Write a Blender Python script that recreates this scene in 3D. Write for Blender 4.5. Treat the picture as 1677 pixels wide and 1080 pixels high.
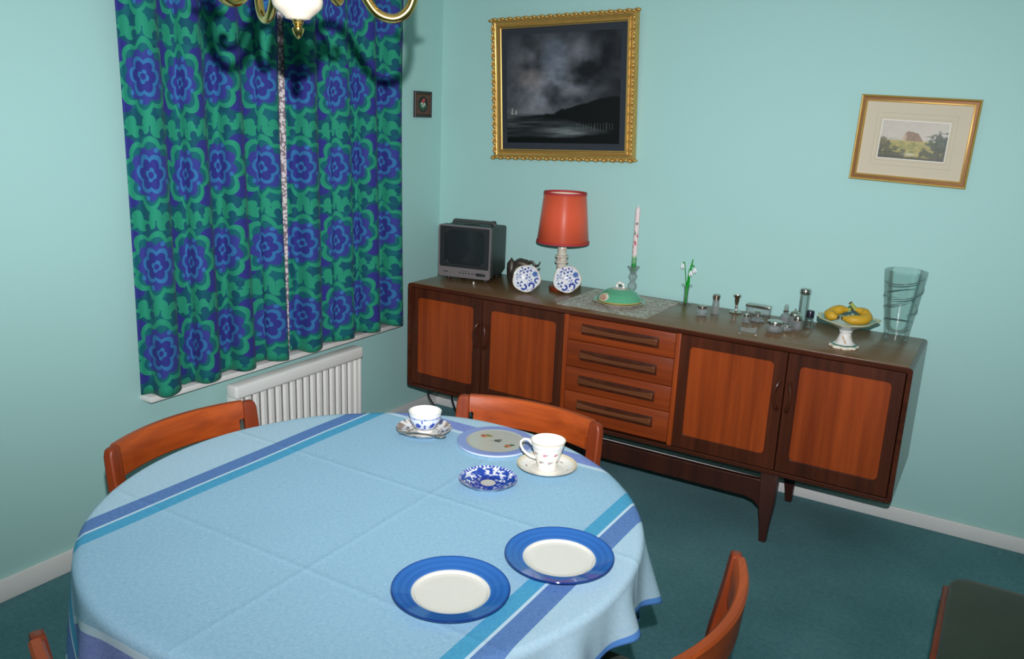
import bpy, bmesh, math, random
import numpy as np
from mathutils import Vector, Matrix, Euler

for o in list(bpy.data.objects):
    bpy.data.objects.remove(o, do_unlink=True)
SC = bpy.context.scene
COL = SC.collection
PI = math.pi
rnd = random.Random(7)

# ------------------------------------------------------------------ camera
CAM = (2.512, -3.486, 1.546)
cam_d = bpy.data.cameras.new('camera')
cam = bpy.data.objects.new('camera', cam_d)
COL.objects.link(cam)
_r = Vector((0.8554, 0.5163, 0.0402)); _u = Vector((-0.1637, 0.1966, 0.9667)); _f = Vector((-0.4912, 0.8335, -0.2527))
_f.normalize(); _r = (_r - _f * _r.dot(_f)).normalized(); _u = _r.cross(_f)
cam.matrix_world = Matrix(((_r.x, _u.x, -_f.x, CAM[0]), (_r.y, _u.y, -_f.y, CAM[1]),
                           (_r.z, _u.z, -_f.z, CAM[2]), (0, 0, 0, 1)))
cam_d.sensor_width = 36.0
cam_d.lens = 1369.0 / 1677.0 * 36.0
cam_d.clip_start = 0.02
SC.camera = cam

# ------------------------------------------------------------------ light
world = bpy.data.worlds.new('world'); SC.world = world
world.use_nodes = True
world.node_tree.nodes['Background'].inputs[0].default_value = (0.012, 0.014, 0.02, 1)
world.node_tree.nodes['Background'].inputs[1].default_value = 1.0
fl = bpy.data.lights.new('camera_flash', 'SPOT')       # the flash gun on top of the photographer's camera
FL_SX, FL_SY, FL_TILT = 1.0, 0.46, 6.0
FL_FILL = 0.085        # constant fill added to the beam to lift the dim walls
fl.energy = 400.0
fl.color = (0.97, 0.96, 1.03)
fl.shadow_soft_size = 0.009
fl.spot_size = math.radians(172)
fl.spot_blend = 0.4
# beam widened and flattened to dim the table, aimed above the lens axis
fl.use_nodes = True
_nt = fl.node_tree
_em = _nt.nodes['Emission']
_tc = _nt.nodes.new('ShaderNodeTexCoord'); _sp = _nt.nodes.new('ShaderNodeSeparateXYZ')
_nt.links.new(_tc.outputs['Normal'], _sp.inputs[0])
def _mn(op, a, b=None):
    n = _nt.nodes.new('ShaderNodeMath'); n.operation = op
    for i, q in enumerate((a, b)):
        if q is None: continue
        if hasattr(q, 'is_output'): _nt.links.new(q, n.inputs[i])
        else: n.inputs[i].default_value = q
    return n.outputs[0]
_z = _mn('MAXIMUM', _mn('ABSOLUTE', _sp.outputs[2]), 0.02)
_a = _mn('POWER', _mn('DIVIDE', _mn('ABSOLUTE', _mn('DIVIDE', _sp.outputs[0], _z)), FL_SX), 2.0)
_b = _mn('POWER', _mn('DIVIDE', _mn('ABSOLUTE', _mn('DIVIDE', _sp.outputs[1], _z)), FL_SY), 2.0)
_nt.links.new(_mn('ADD', _mn('EXPONENT', _mn('MULTIPLY', _mn('ADD', _a, _b), -1.0)), FL_FILL), _em.inputs['Strength'])
flo = bpy.data.objects.new('camera_flash', fl); COL.objects.link(flo)
flo.location = (2.530, -3.489, 1.702)
flo.rotation_euler = (Matrix.Rotation(math.radians(FL_TILT), 3, _r) @ Vector(_f)).to_track_quat('-Z', 'Y').to_euler()

SC.view_settings.view_transform = 'Standard'
SC.view_settings.look = 'None'
SC.view_settings.exposure = 0.0
SC.view_settings.gamma = 1.0
SC.view_settings.use_curve_mapping = False

# ------------------------------------------------------------------ helpers
def lin(c):
    c = c / 255.0
    return c / 12.92 if c <= 0.04045 else ((c + 0.055) / 1.055) ** 2.4
def rgb(r, g, b):
    return (lin(r), lin(g), lin(b), 1.0)

class V:
    """a value in a node tree; arithmetic on it builds Math nodes"""
    def __init__(s, nt, k): s.nt, s.k = nt, k
    def _m(s, op, a, b=None, c=None):
        n = s.nt.nodes.new('ShaderNodeMath'); n.operation = op
        for i, q in enumerate((a, b, c)):
            if q is None: continue
            if isinstance(q, V): s.nt.links.new(q.k, n.inputs[i])
            else: n.inputs[i].default_value = q
        return V(s.nt, n.outputs[0])
    def __add__(s, o): return s._m('ADD', s, o)
    __radd__ = __add__
    def __sub__(s, o): return s._m('SUBTRACT', s, o)
    def __rsub__(s, o): return s._m('SUBTRACT', o, s)
    def __mul__(s, o): return s._m('MULTIPLY', s, o)
    __rmul__ = __mul__
    def __truediv__(s, o): return s._m('DIVIDE', s, o)
    def lt(s, o): return s._m('LESS_THAN', s, o)
    def gt(s, o): return s._m('GREATER_THAN', s, o)
    def f(s, op, b=None, c=None): return s._m(op, s, b, c)
    def abs(s): return s._m('ABSOLUTE', s)
    def between(s, a, b): return s.gt(a) * s.lt(b)

def new_mat(name):
    m = bpy.data.materials.new(name); m.use_nodes = True
    nt = m.node_tree
    return m, nt, nt.nodes['Principled BSDF']
def L(nt, a, b): nt.links.new(a, b)
def texco(nt, kind='Object', scale=(1, 1, 1), rot=(0, 0, 0)):
    t = nt.nodes.new('ShaderNodeTexCoord'); mp = nt.nodes.new('ShaderNodeMapping')
    mp.inputs['Scale'].default_value = scale; mp.inputs['Rotation'].default_value = rot
    L(nt, t.outputs[kind], mp.inputs[0]); return mp.outputs[0]
def noise(nt, co, scale=5, detail=3, rough=.5, dist=0.0):
    n = nt.nodes.new('ShaderNodeTexNoise'); n.inputs['Scale'].default_value = scale
    n.inputs['Detail'].default_value = detail; n.inputs['Roughness'].default_value = rough
    n.inputs['Distortion'].default_value = dist
    L(nt, co, n.inputs['Vector']); return V(nt, n.outputs[0])
def mixc(nt, fac, a, b):
    n = nt.nodes.new('ShaderNodeMix'); n.data_type = 'RGBA'
    for i, q in ((0, fac), (6, a), (7, b)):
        if isinstance(q, V): L(nt, q.k, n.inputs[i])
        elif hasattr(q, 'is_output'): L(nt, q, n.inputs[i])
        else: n.inputs[i].default_value = q
    return n.outputs[2]
def ramp(nt, fac, stops):
    n = nt.nodes.new('ShaderNodeValToRGB'); e = n.color_ramp.elements
    while len(e) < len(stops): e.new(0.5)
    for i, (p, c) in enumerate(stops): e[i].position = p; e[i].color = c
    L(nt, fac.k if isinstance(fac, V) else fac, n.inputs[0]); return n.outputs[0]
def bump(nt, b, h, strength=.3, dist=.002):
    n = nt.nodes.new('ShaderNodeBump'); n.inputs['Strength'].default_value = strength
    n.inputs['Distance'].default_value = dist
    L(nt, h.k if isinstance(h, V) else h, n.inputs['Height']); L(nt, n.outputs[0], b.inputs['Normal'])

def plain(name, col, rough=.5, var=.08, scale=12, metal=0.0, spec=.5, bmp=0.0, bscale=60, coat=0.0, sheen=0.0):
    m, nt, b = new_mat(name)
    co = texco(nt)
    n = noise(nt, co, scale, 4)
    d = tuple(max(0, c * (1 - var)) for c in col[:3]) + (1,)
    l = tuple(min(1, c * (1 + var)) for c in col[:3]) + (1,)
    L(nt, mixc(nt, n, d, l), b.inputs['Base Color'])
    b.inputs['Roughness'].default_value = rough; b.inputs['Metallic'].default_value = metal
    b.inputs['Specular IOR Level'].default_value = spec
    b.inputs['Coat Weight'].default_value = coat
    b.inputs['Sheen Weight'].default_value = sheen
    if bmp: bump(nt, b, noise(nt, co, bscale, 3), bmp)
    return m
def wood(name, dark, light, axis='z', rough=.38, scale=1.0, spec=.5):
    m, nt, b = new_mat(name)
    s = {'x': (2.2, 55, 55), 'y': (55, 2.2, 55), 'z': (55, 55, 2.2)}[axis]
    co = texco(nt, 'Object', tuple(q * scale for q in s))
    co2 = texco(nt, 'Object', tuple(q * scale * .16 for q in s))
    g = noise(nt, co, 1.0, 5, .6) * .55 + noise(nt, co2, 1.0, 3, .5, 1.2) * .55
    L(nt, ramp(nt, g, [(.32, dark), (.56, tuple((a + c) / 2 for a, c in zip(dark, light))), (.78, light)]), b.inputs['Base Color'])
    b.inputs['Roughness'].default_value = rough; b.inputs['Specular IOR Level'].default_value = spec
    bump(nt, b, g, .08, .001)
    return m
def painted(name, rough=.5, spec=.5, coat=0.0, bmp=0.0):
    """flat print held in the colour attribute 'print' of the mesh"""
    m, nt, b = new_mat(name)
    a = nt.nodes.new('ShaderNodeAttribute'); a.attribute_name = 'print'
    n = noise(nt, texco(nt), 90, 3)
    mx = nt.nodes.new('ShaderNodeMix'); mx.data_type = 'RGBA'; mx.blend_type = 'MULTIPLY'
    L(nt, a.outputs['Color'], mx.inputs[6]); mx.inputs[0].default_value = .12
    L(nt, ramp(nt, n, [(.3, (.8, .8, .8, 1)), (.7, (1, 1, 1, 1))]), mx.inputs[7])
    L(nt, mx.outputs[2], b.inputs['Base Color'])
    b.inputs['Roughness'].default_value = rough; b.inputs['Specular IOR Level'].default_value = spec
    b.inputs['Coat Weight'].default_value = coat
    if bmp: bump(nt, b, noise(nt, texco(nt), 60, 3), bmp)
    return m
def glass(name, col=(.97, .99, .98, 1), rough=0.0, ior=1.47, bmp=0.0, bscale=40):
    m, nt, b = new_mat(name)
    co = texco(nt); n = noise(nt, co, 8, 2)
    d = tuple(c * .97 for c in col[:3]) + (1,)
    L(nt, mixc(nt, n, d, col), b.inputs['Base Color'])
    b.inputs['Transmission Weight'].default_value = 1.0
    b.inputs['Roughness'].default_value = rough; b.inputs['IOR'].default_value = ior
    if bmp:
        vn = nt.nodes.new('ShaderNodeTexVoronoi'); vn.inputs['Scale'].default_value = bscale
        L(nt, co, vn.inputs['Vector']); bump(nt, b, vn.outputs['Distance'], bmp, .003)
    return m
def thin_glass(name, tint=(.95, .98, .97, 1), f0=.06, bmp=0.0, bscale=100, milk=0.0, fk=.5):
    """thin clear sheet: straight-through light plus mirror reflection growing towards grazing angles"""
    m, nt, b = new_mat(name)
    tr = nt.nodes.new('ShaderNodeBsdfTransparent'); gl = nt.nodes.new('ShaderNodeBsdfGlossy')
    gl.inputs['Roughness'].default_value = .02
    n = noise(nt, texco(nt), 6, 2)
    L(nt, mixc(nt, n, tint, (1, 1, 1, 1)), tr.inputs[0])
    fr = nt.nodes.new('ShaderNodeLayerWeight'); fr.inputs['Blend'].default_value = .35
    k = V(nt, fr.outputs['Fresnel']) * fk + f0
    if bmp:
        vn = nt.nodes.new('ShaderNodeTexVoronoi'); vn.inputs['Scale'].default_value = bscale
        L(nt, texco(nt), vn.inputs['Vector'])
        bn = nt.nodes.new('ShaderNodeBump'); bn.inputs['Strength'].default_value = bmp; bn.inputs['Distance'].default_value = .004
        L(nt, vn.outputs['Distance'], bn.inputs['Height']); L(nt, bn.outputs[0], gl.inputs['Normal']); L(nt, bn.outputs[0], fr.inputs['Normal'])
    mx = nt.nodes.new('ShaderNodeMixShader'); L(nt, k.k, mx.inputs[0]); L(nt, tr.outputs[0], mx.inputs[1]); L(nt, gl.outputs[0], mx.inputs[2])
    out = [x for x in nt.nodes if x.type == 'OUTPUT_MATERIAL'][0]
    last = mx
    if milk:   # white diffuse mixed in, in place of light scattered by cut facets
        df = nt.nodes.new('ShaderNodeBsdfDiffuse'); df.inputs[0].default_value = (.8, .82, .82, 1)
        last = nt.nodes.new('ShaderNodeMixShader'); last.inputs[0].default_value = milk
        L(nt, mx.outputs[0], last.inputs[1]); L(nt, df.outputs[0], last.inputs[2])
    L(nt, last.outputs[0], out.inputs[0])
    return m

class MB:
    """collects shapes, then links them as one mesh object"""
    def __init__(s): s.v = []; s.f = []; s.c = []; s.uv = {}
    def add(s, vs, fs, cols=None):
        o = len(s.v); s.v += [tuple(q) for q in vs]; s.f += [tuple(i + o for i in q) for q in fs]
        if cols is not None: s.c += [tuple(q) for q in cols]
        return s
    def xf(s, M):
        s.v = [tuple(M @ Vector(q)) for q in s.v]; return s
    def box(s, c, d, bev=0.0, rot=None, seg=2):
        bm = bmesh.new(); bmesh.ops.create_cube(bm, size=1.0)
        bmesh.ops.scale(bm, vec=d, verts=bm.verts)
        if bev > 0:
            bmesh.ops.bevel(bm, geom=bm.edges[:], offset=bev, segments=seg, affect='EDGES', profile=.5)
        M = Matrix.Translation(c)
        if rot is not None: M = M @ (rot.to_4x4() if isinstance(rot, Matrix) else Euler(rot).to_matrix().to_4x4())
        bm.verts.index_update()
        s.add([M @ v.co for v in bm.verts], [[v.index for v in f.verts] for f in bm.faces]); bm.free(); return s
    def lathe(s, prof, seg=32, c=(0, 0, 0), caps=True, wob=None, colf=None, a0=0.0):
        vs, fs, cs = [], [], []
        n = len(prof)
        for j in range(seg):
            a = 2 * PI * j / seg + a0
            for i, (r, z) in enumerate(prof):
                k = wob(a, i, r, z) if wob else (r, z)
                vs.append((c[0] + k[0] * math.cos(a), c[1] + k[0] * math.sin(a), c[2] + k[1]))
                if colf: cs.append(colf(a, r, z, i))
        for j in range(seg):
            k = (j + 1) % seg
            for i in range(n - 1):
                fs.append((j * n + i, k * n + i, k * n + i + 1, j * n + i + 1))
        if caps:
            if prof[0][0] > 1e-5: fs.append(tuple(j * n for j in range(seg))[::-1])
            if prof[-1][0] > 1e-5: fs.append(tuple(j * n + n - 1 for j in range(seg)))
        return s.add(vs, fs, cs if colf else None)
    def tube(s, path, r, seg=10, cap=True, flat=None):
        P = [Vector(p) for p in path]; n = len(P)
        R = r if hasattr(r, '__len__') else [r] * n
        vs, fs = [], []
        up = None
        for i in range(n):
            t = (P[min(i + 1, n - 1)] - P[max(i - 1, 0)]).normalized()
            if up is None:
                up = Vector((0, 0, 1)) if abs(t.z) < .9 else Vector((1, 0, 0))
            x = (up - t * up.dot(t)).normalized(); y = t.cross(x); up = x
            for j in range(seg):
                a = 2 * PI * j / seg
                fx = flat if flat else 1.0
                vs.append(P[i] + (x * math.cos(a) + y * math.sin(a) * fx) * R[i])
        for i in range(n - 1):
            for j in range(seg):
                k = (j + 1) % seg
                fs.append((i * seg + j, i * seg + k, (i + 1) * seg + k, (i + 1) * seg + j))
        if cap:
            fs.append(tuple(range(seg))[::-1]); fs.append(tuple((n - 1) * seg + j for j in range(seg)))
        return s.add(vs, fs)
    def prism(s, pts, y0, y1, inner=None):
        """outline pts (x, z), front at y0, back at y1; with inner outline of equal count it becomes a ring"""
        n = len(pts); vs, fs = [], []
        if inner is None:
            vs = [(x, y0, z) for x, z in pts] + [(x, y1, z) for x, z in pts]
            fs = [tuple(range(n)), tuple(range(2 * n - 1, n - 1, -1))]
            fs += [(i, i + n, (i + 1) % n + n, (i + 1) % n) for i in range(n)]
        else:
            for loop in (pts, inner):
                for y in (y0, y1): vs += [(x, y, z) for x, z in loop]
            for i in range(n):
                k = (i + 1) % n
                fs += [(i, k, k + 2 * n, i + 2 * n), (k + n, i + n, i + 3 * n, k + 3 * n),
                       (i, i + n, k + n, k), (i + 2 * n, k + 2 * n, k + 3 * n, i + 3 * n)]
        return s.add(vs, fs)
    def build(s, name, m, parent=None, smooth=35, loc=None, subd=0, bev=0.0):
        me = bpy.data.meshes.new(name)
        me.from_pydata(s.v, [], s.f)
        bm = bmesh.new(); bm.from_mesh(me)
        bmesh.ops.recalc_face_normals(bm, faces=bm.faces[:])
        bm.to_mesh(me); bm.free()
        if s.c:
            ca = me.color_attributes.new('print', 'FLOAT_COLOR', 'POINT')
            ca.data.foreach_set('color', np.array([tuple(q[:3]) + (1,) for q in s.c], dtype=np.float32).ravel())
        for k, dat in s.uv.items():
            at = me.attributes.new(k, 'FLOAT_VECTOR', 'POINT')
            at.data.foreach_set('vector', np.array(dat, dtype=np.float32).ravel())
        me.materials.append(m)
        if smooth:
            me.polygons.foreach_set('use_smooth', [True] * len(me.polygons))
            if smooth < 180: me.set_sharp_from_angle(angle=math.radians(smooth))
        o = bpy.data.objects.new(name, me); COL.objects.link(o)
        if parent is not None: o.parent = parent
        if loc is not None: o.location = loc
        if bev:
            b = o.modifiers.new('bevel', 'BEVEL'); b.width = bev; b.segments = 2; b.limit_method = 'ANGLE'; b.angle_limit = math.radians(40)
        if subd:
            d = o.modifiers.new('subdivision', 'SUBSURF'); d.levels = d.render_levels = subd
        return o
def tag(o, label, cat, group=None, kind=None):
    o['label'] = label; o['category'] = cat
    if group: o['group'] = group
    if kind: o['kind'] = kind
    return o
def thing(name, label, cat, loc=(0, 0, 0), rz=0.0, group=None):
    o = bpy.data.objects.new(name, None); COL.objects.link(o)
    o.empty_display_size = .05
    o.location = loc; o.rotation_euler = (0, 0, rz)
    return tag(o, label, cat, group)
def struct(o): o['kind'] = 'structure'; return o
def kids(o): return [c for c in bpy.data.objects if c.parent == o]
def dup(root, loc, rz, label, group=None):
    r = root.copy(); COL.objects.link(r); r.location = loc; r.rotation_euler = (0, 0, rz); r['label'] = label
    if group: r['group'] = group
    for ch in kids(root):
        c = ch.copy(); COL.objects.link(c); c.parent = r
        for g in kids(ch):
            d = g.copy(); COL.objects.link(d); d.parent = c
    return r
def rrect(w, h, r, n=6, cx=0, cz=0):
    p = []
    for sx, sz, a0 in ((1, 1, 0), (-1, 1, 90), (-1, -1, 180), (1, -1, 270)):
        for i in range(n + 1):
            a = math.radians(a0 + 90 * i / n)
            p.append((cx + sx * (w / 2 - r) + r * math.cos(a), cz + sz * (h / 2 - r) + r * math.sin(a)))
    return p

# numpy value noise for printed pictures
_g = np.random.RandomState(3).rand(64, 64)
def vnoise(x, y):
    xi = np.floor(x).astype(int); yi = np.floor(y).astype(int); fx = x - xi; fy = y - yi
    fx = fx * fx * (3 - 2 * fx); fy = fy * fy * (3 - 2 * fy)
    a = _g[yi % 64, xi % 64]; b = _g[yi % 64, (xi + 1) % 64]; c = _g[(yi + 1) % 64, xi % 64]; d = _g[(yi + 1) % 64, (xi + 1) % 64]
    return (a * (1 - fx) + b * fx) * (1 - fy) + (c * (1 - fx) + d * fx) * fy
def fbm(x, y, o=5):
    s = 0; a = .5
    for i in range(o):
        s = s + a * vnoise(x + 17.3 * i, y + 5.1 * i); x = x * 2.03; y = y * 2.03; a *= .5
    return s
def srgb2lin(c):
    c = np.clip(np.asarray(c, float) / 255.0, 0, 1)
    return np.where(c <= .04045, c / 12.92, ((c + .055) / 1.055) ** 2.4)
def print_panel(name, w, h, nx, ny, fn, m, parent, y=0.0):
    """flat print, facing -y, centred; fn(u, v) -> sRGB array"""
    U, W_ = np.meshgrid(np.linspace(0, 1, nx), np.linspace(0, 1, ny))
    col = srgb2lin(fn(U, W_)).reshape(-1, 3)
    X = (U.ravel() - .5) * w; Z = (W_.ravel() - .5) * h
    vs = [(a, y, b) for a, b in zip(X, Z)]
    fs = [(j * nx + i, j * nx + i + 1, (j + 1) * nx + i + 1, (j + 1) * nx + i) for j in range(ny - 1) for i in range(nx - 1)]
    mb = MB(); mb.add(vs, fs, col)
    return mb.build(name, m, parent, smooth=0)
def paint(base, mask, col):
    return base * (1 - mask[..., None]) + np.asarray(col, float) * mask[..., None]

# ------------------------------------------------------------------ materials
M = {}
def mat_wall(name):
    m, nt, b = new_mat(name)
    co = texco(nt)
    n = noise(nt, co, 1.3, 3)
    L(nt, mixc(nt, n, (.385, .640, .585, 1), (.405, .665, .61, 1)), b.inputs['Base Color'])
    b.inputs['Roughness'].default_value = .62
    b.inputs['Specular IOR Level'].default_value = .3
    bump(nt, b, noise(nt, co, 70, 4), .06, .002)
    return m
M['wall'] = mat_wall('teal_wall_paint')
M['ceil'] = plain('ceiling_paint', (.8, .8, .77, 1), .8, .03)
M['white'] = plain('white_gloss_paint', rgb(234, 231, 224), .35, .04, 9)
M['rad'] = plain('radiator_enamel', rgb(242, 240, 232), .4, .03, 9)
def mat_carpet():
    m, nt, b = new_mat('teal_carpet')
    co = texco(nt)
    a = noise(nt, co, 2.2, 3); f = noise(nt, co, 260, 3, .7); g = noise(nt, co, 60, 3, .7)
    k = a * .35 + f * .45 + g * .3
    L(nt, ramp(nt, k, [(.3, rgb(46, 86, 92)), (.52, rgb(76, 128, 132)), (.75, rgb(108, 162, 166))]), b.inputs['Base Color'])
    b.inputs['Roughness'].default_value = .95; b.inputs['Specular IOR Level'].default_value = .1
    b.inputs['Sheen Weight'].default_value = .1
    bump(nt, b, f * .6 + g * .4, .8, .006)
    return m
M['carpet'] = mat_carpet()
M['teak'] = wood('teak_panel', rgb(112, 42, 13), rgb(172, 76, 26), 'z', .36, 1.0, .4)
M['teak_x'] = wood('teak_drawer', rgb(108, 42, 15), rgb(164, 72, 27), 'x', .36, 1.0, .4)
M['pull'] = wood('drawer_pull_wood', rgb(84, 42, 20), rgb(128, 74, 40), 'x', .4)
M['dark'] = wood('dark_stained_wood', rgb(44, 20, 11), rgb(92, 43, 22), 'z', .34, 1.0, .4)
M['dark_x'] = wood('dark_stained_wood_long', rgb(50, 23, 13), rgb(96, 46, 26), 'x', .22, 1.0, .5)
M['top'] = wood('walnut_top', rgb(104, 72, 42), rgb(144, 104, 64), 'x', .27, 1.0, .36)
M['leg'] = wood('dark_leg_wood', rgb(38, 16, 10), rgb(72, 32, 18), 'z', .4)
M['chair'] = wood('teak_chair', rgb(122, 46, 12), rgb(186, 84, 27), 'x', .42, 1.0, .35)
M['chair_z'] = wood('teak_chair_post', rgb(98, 36, 13), rgb(148, 62, 24), 'z', .42, 1.0, .35)
M['seat'] = plain('green_velour', rgb(58, 72, 58), .9, .3, 7, sheen=.1, spec=.1, bmp=.3, bscale=300)
M['gold'] = plain('gilt', rgb(206, 166, 92), .34, .15, 40, metal=.6)
M['gilt_dark'] = plain('brown_gilt', rgb(110, 68, 26), .45, .25, 60, metal=.4)  # darker, browner gilt for the frame channel and inner slip
M['brass'] = plain('brass', rgb(226, 190, 112), .16, .06, 30, metal=1.0)
M['silver'] = plain('silver', rgb(196, 188, 178), .2, .1, 60, metal=1.0)
M['porc'] = plain('white_porcelain', rgb(236, 232, 222), .16, .02, 10, coat=.4)
M['porcprint'] = painted('printed_porcelain', .06, .4, 0)
M['print'] = painted('printed_picture', .45, .4)
M['oil'] = painted('oil_print', .5, .25)
M['mount_dark'] = plain('charcoal_mount', rgb(50, 56, 62), .7, .08, spec=.2)
M['mount'] = plain('cream_mount', rgb(206, 194, 168), .75, .02)
M['black'] = plain('black_plastic', rgb(36, 40, 40), .45, .1)
M['tvgrey'] = plain('grey_plastic', rgb(116, 110, 108), .42, .05, bmp=.05)
M['tvcase'] = plain('charcoal_tv_plastic', rgb(62, 70, 66), .55, .08, bmp=.1)
M['screen'] = plain('dark_screen', rgb(38, 44, 45), .14, .05, 4, spec=.4)
M['shade'] = plain('coral_lampshade', rgb(222, 92, 60), .45, .03, 6)
_b = M['shade'].node_tree.nodes['Principled BSDF']
_b.inputs['Anisotropic'].default_value = .9       # satin weave
_b.inputs['Anisotropic Rotation'].default_value = .25
M['shade_trim'] = plain('red_braid', rgb(176, 50, 50), .7, .1, 60)
M['shade_in'] = plain('shade_lining', rgb(240, 226, 196), .8, .03)
M['chporc'] = plain('ivory_porcelain', rgb(176, 168, 150), .12, .03, 10)
M['glass'] = thin_glass('clear_glass', (.975, .985, .982, 1), .04)
M['cut'] = thin_glass('cut_glass', (.955, .965, .96, 1), .06, .9, 150, .07)
M['vglass'] = thin_glass('vase_glass', (.955, .985, .978, 1), .035, fk=.38)
M['tglass'] = thin_glass('window_glass')
M['greenglass'] = plain('green_glass_stem', rgb(24, 150, 40), .15, .15, 60)
M['frost'] = plain('white_glass_petal', rgb(236, 240, 238), .25, .05, 60)
M['pewter'] = plain('dark_pewter', rgb(86, 78, 70), .42, .35, 120, metal=.6, bmp=.6, bscale=220)
M['banana'] = plain('banana_skin', rgb(198, 154, 32), .5, .25, 30)
M['banana_tip'] = plain('banana_tip', rgb(70, 52, 34), .7, .2, 80)
M['banana_stem'] = plain('banana_stalk', rgb(150, 160, 52), .6, .2, 80)
M['black_cap'] = plain('navy_cap', rgb(28, 30, 44), .3, .05)
M['cable'] = plain('black_cable', rgb(24, 22, 22), .5, .05)
M['candle'] = painted('printed_candle', .4, .4)
M['marble'] = None

# ------------------------------------------------------------------ room
RX, FY, H = 3.75, -4.6, 2.42
def quad_wall(name, pts, m):
    mb = MB(); mb.add(pts, [tuple(range(len(pts)))]); return struct(mb.build(name, m, smooth=0))
def slab(name, lo, hi, m, bev=0.0):
    mb = MB(); mb.box([(a + b) / 2 for a, b in zip(lo, hi)], [b - a for a, b in zip(lo, hi)], bev)
    return struct(mb.build(name, m))
T = .1
slab('floor', (-T, FY - T, -T), (RX + T, T, 0), M['carpet'])
slab('ceiling', (-T, FY - T, H), (RX + T, T, H + T), M['ceil'])
slab('wall_back', (-T, 0, 0), (RX + T, T, H), M['wall'])
slab('wall_right', (RX, FY, 0), (RX + T, 0, H), M['wall'])
slab('wall_front', (-T, FY - T, 0), (RX + T, FY, H), M['wall'])
# left wall with the window opening behind the curtains
WY0, WY1, WZ0, WZ1 = -1.72, -.43, .535, 2.14
mb = MB()
for lo, hi in (((-T, FY, 0), (0, WY0, H)), ((-T, WY1, 0), (0, 0, H)), ((-T, WY0, 0), (0, WY1, WZ0)), ((-T, WY0, WZ1), (0, WY1, H))):
    mb.box([(a + b) / 2 for a, b in zip(lo, hi)], [b - a for a, b in zip(lo, hi)])
struct(mb.build('wall_left', M['wall'], smooth=0))
# window: frame, panes, sill
wf = MB()
for y in (WY0 + .025, (WY0 + WY1) / 2, WY1 - .025): wf.box((-.065, y, (WZ0 + WZ1) / 2), (.05, .05, WZ1 - WZ0), .004)
for z in (WZ0 + .025, WZ1 - .025): wf.box((-.065, (WY0 + WY1) / 2, z), (.05, WY1 - WY0, .05), .004)
win = struct(wf.build('window_1', M['white']))
for a, b in ((WY0 + .05, (WY0 + WY1) / 2 - .025), ((WY0 + WY1) / 2 + .025, WY1 - .05)):
    MB().box((-.07, (a + b) / 2, (WZ0 + WZ1) / 2), (.004, b - a, WZ1 - WZ0 - .1)).build('pane', M['tglass'], win)
sl = MB(); sl.box((.0, (-1.765 - .385) / 2, .5245), (.12, 1.38, .021), .004)
sl.build('window_sill', M['white'], win)
# skirting boards
struct(MB().box((RX / 2, -.0075, .03), (RX, .015, .06), .004).build('baseboard_back', M['white']))
struct(MB().box((.0075, (FY - .015) / 2, .037), (.015, -FY - .015, .074), .004).build('baseboard_left', M['white']))
struct(MB().box((RX - .0075, (FY - .015) / 2, .03), (.015, -FY - .015, .06), .004).build('baseboard_right', M['white']))

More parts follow.
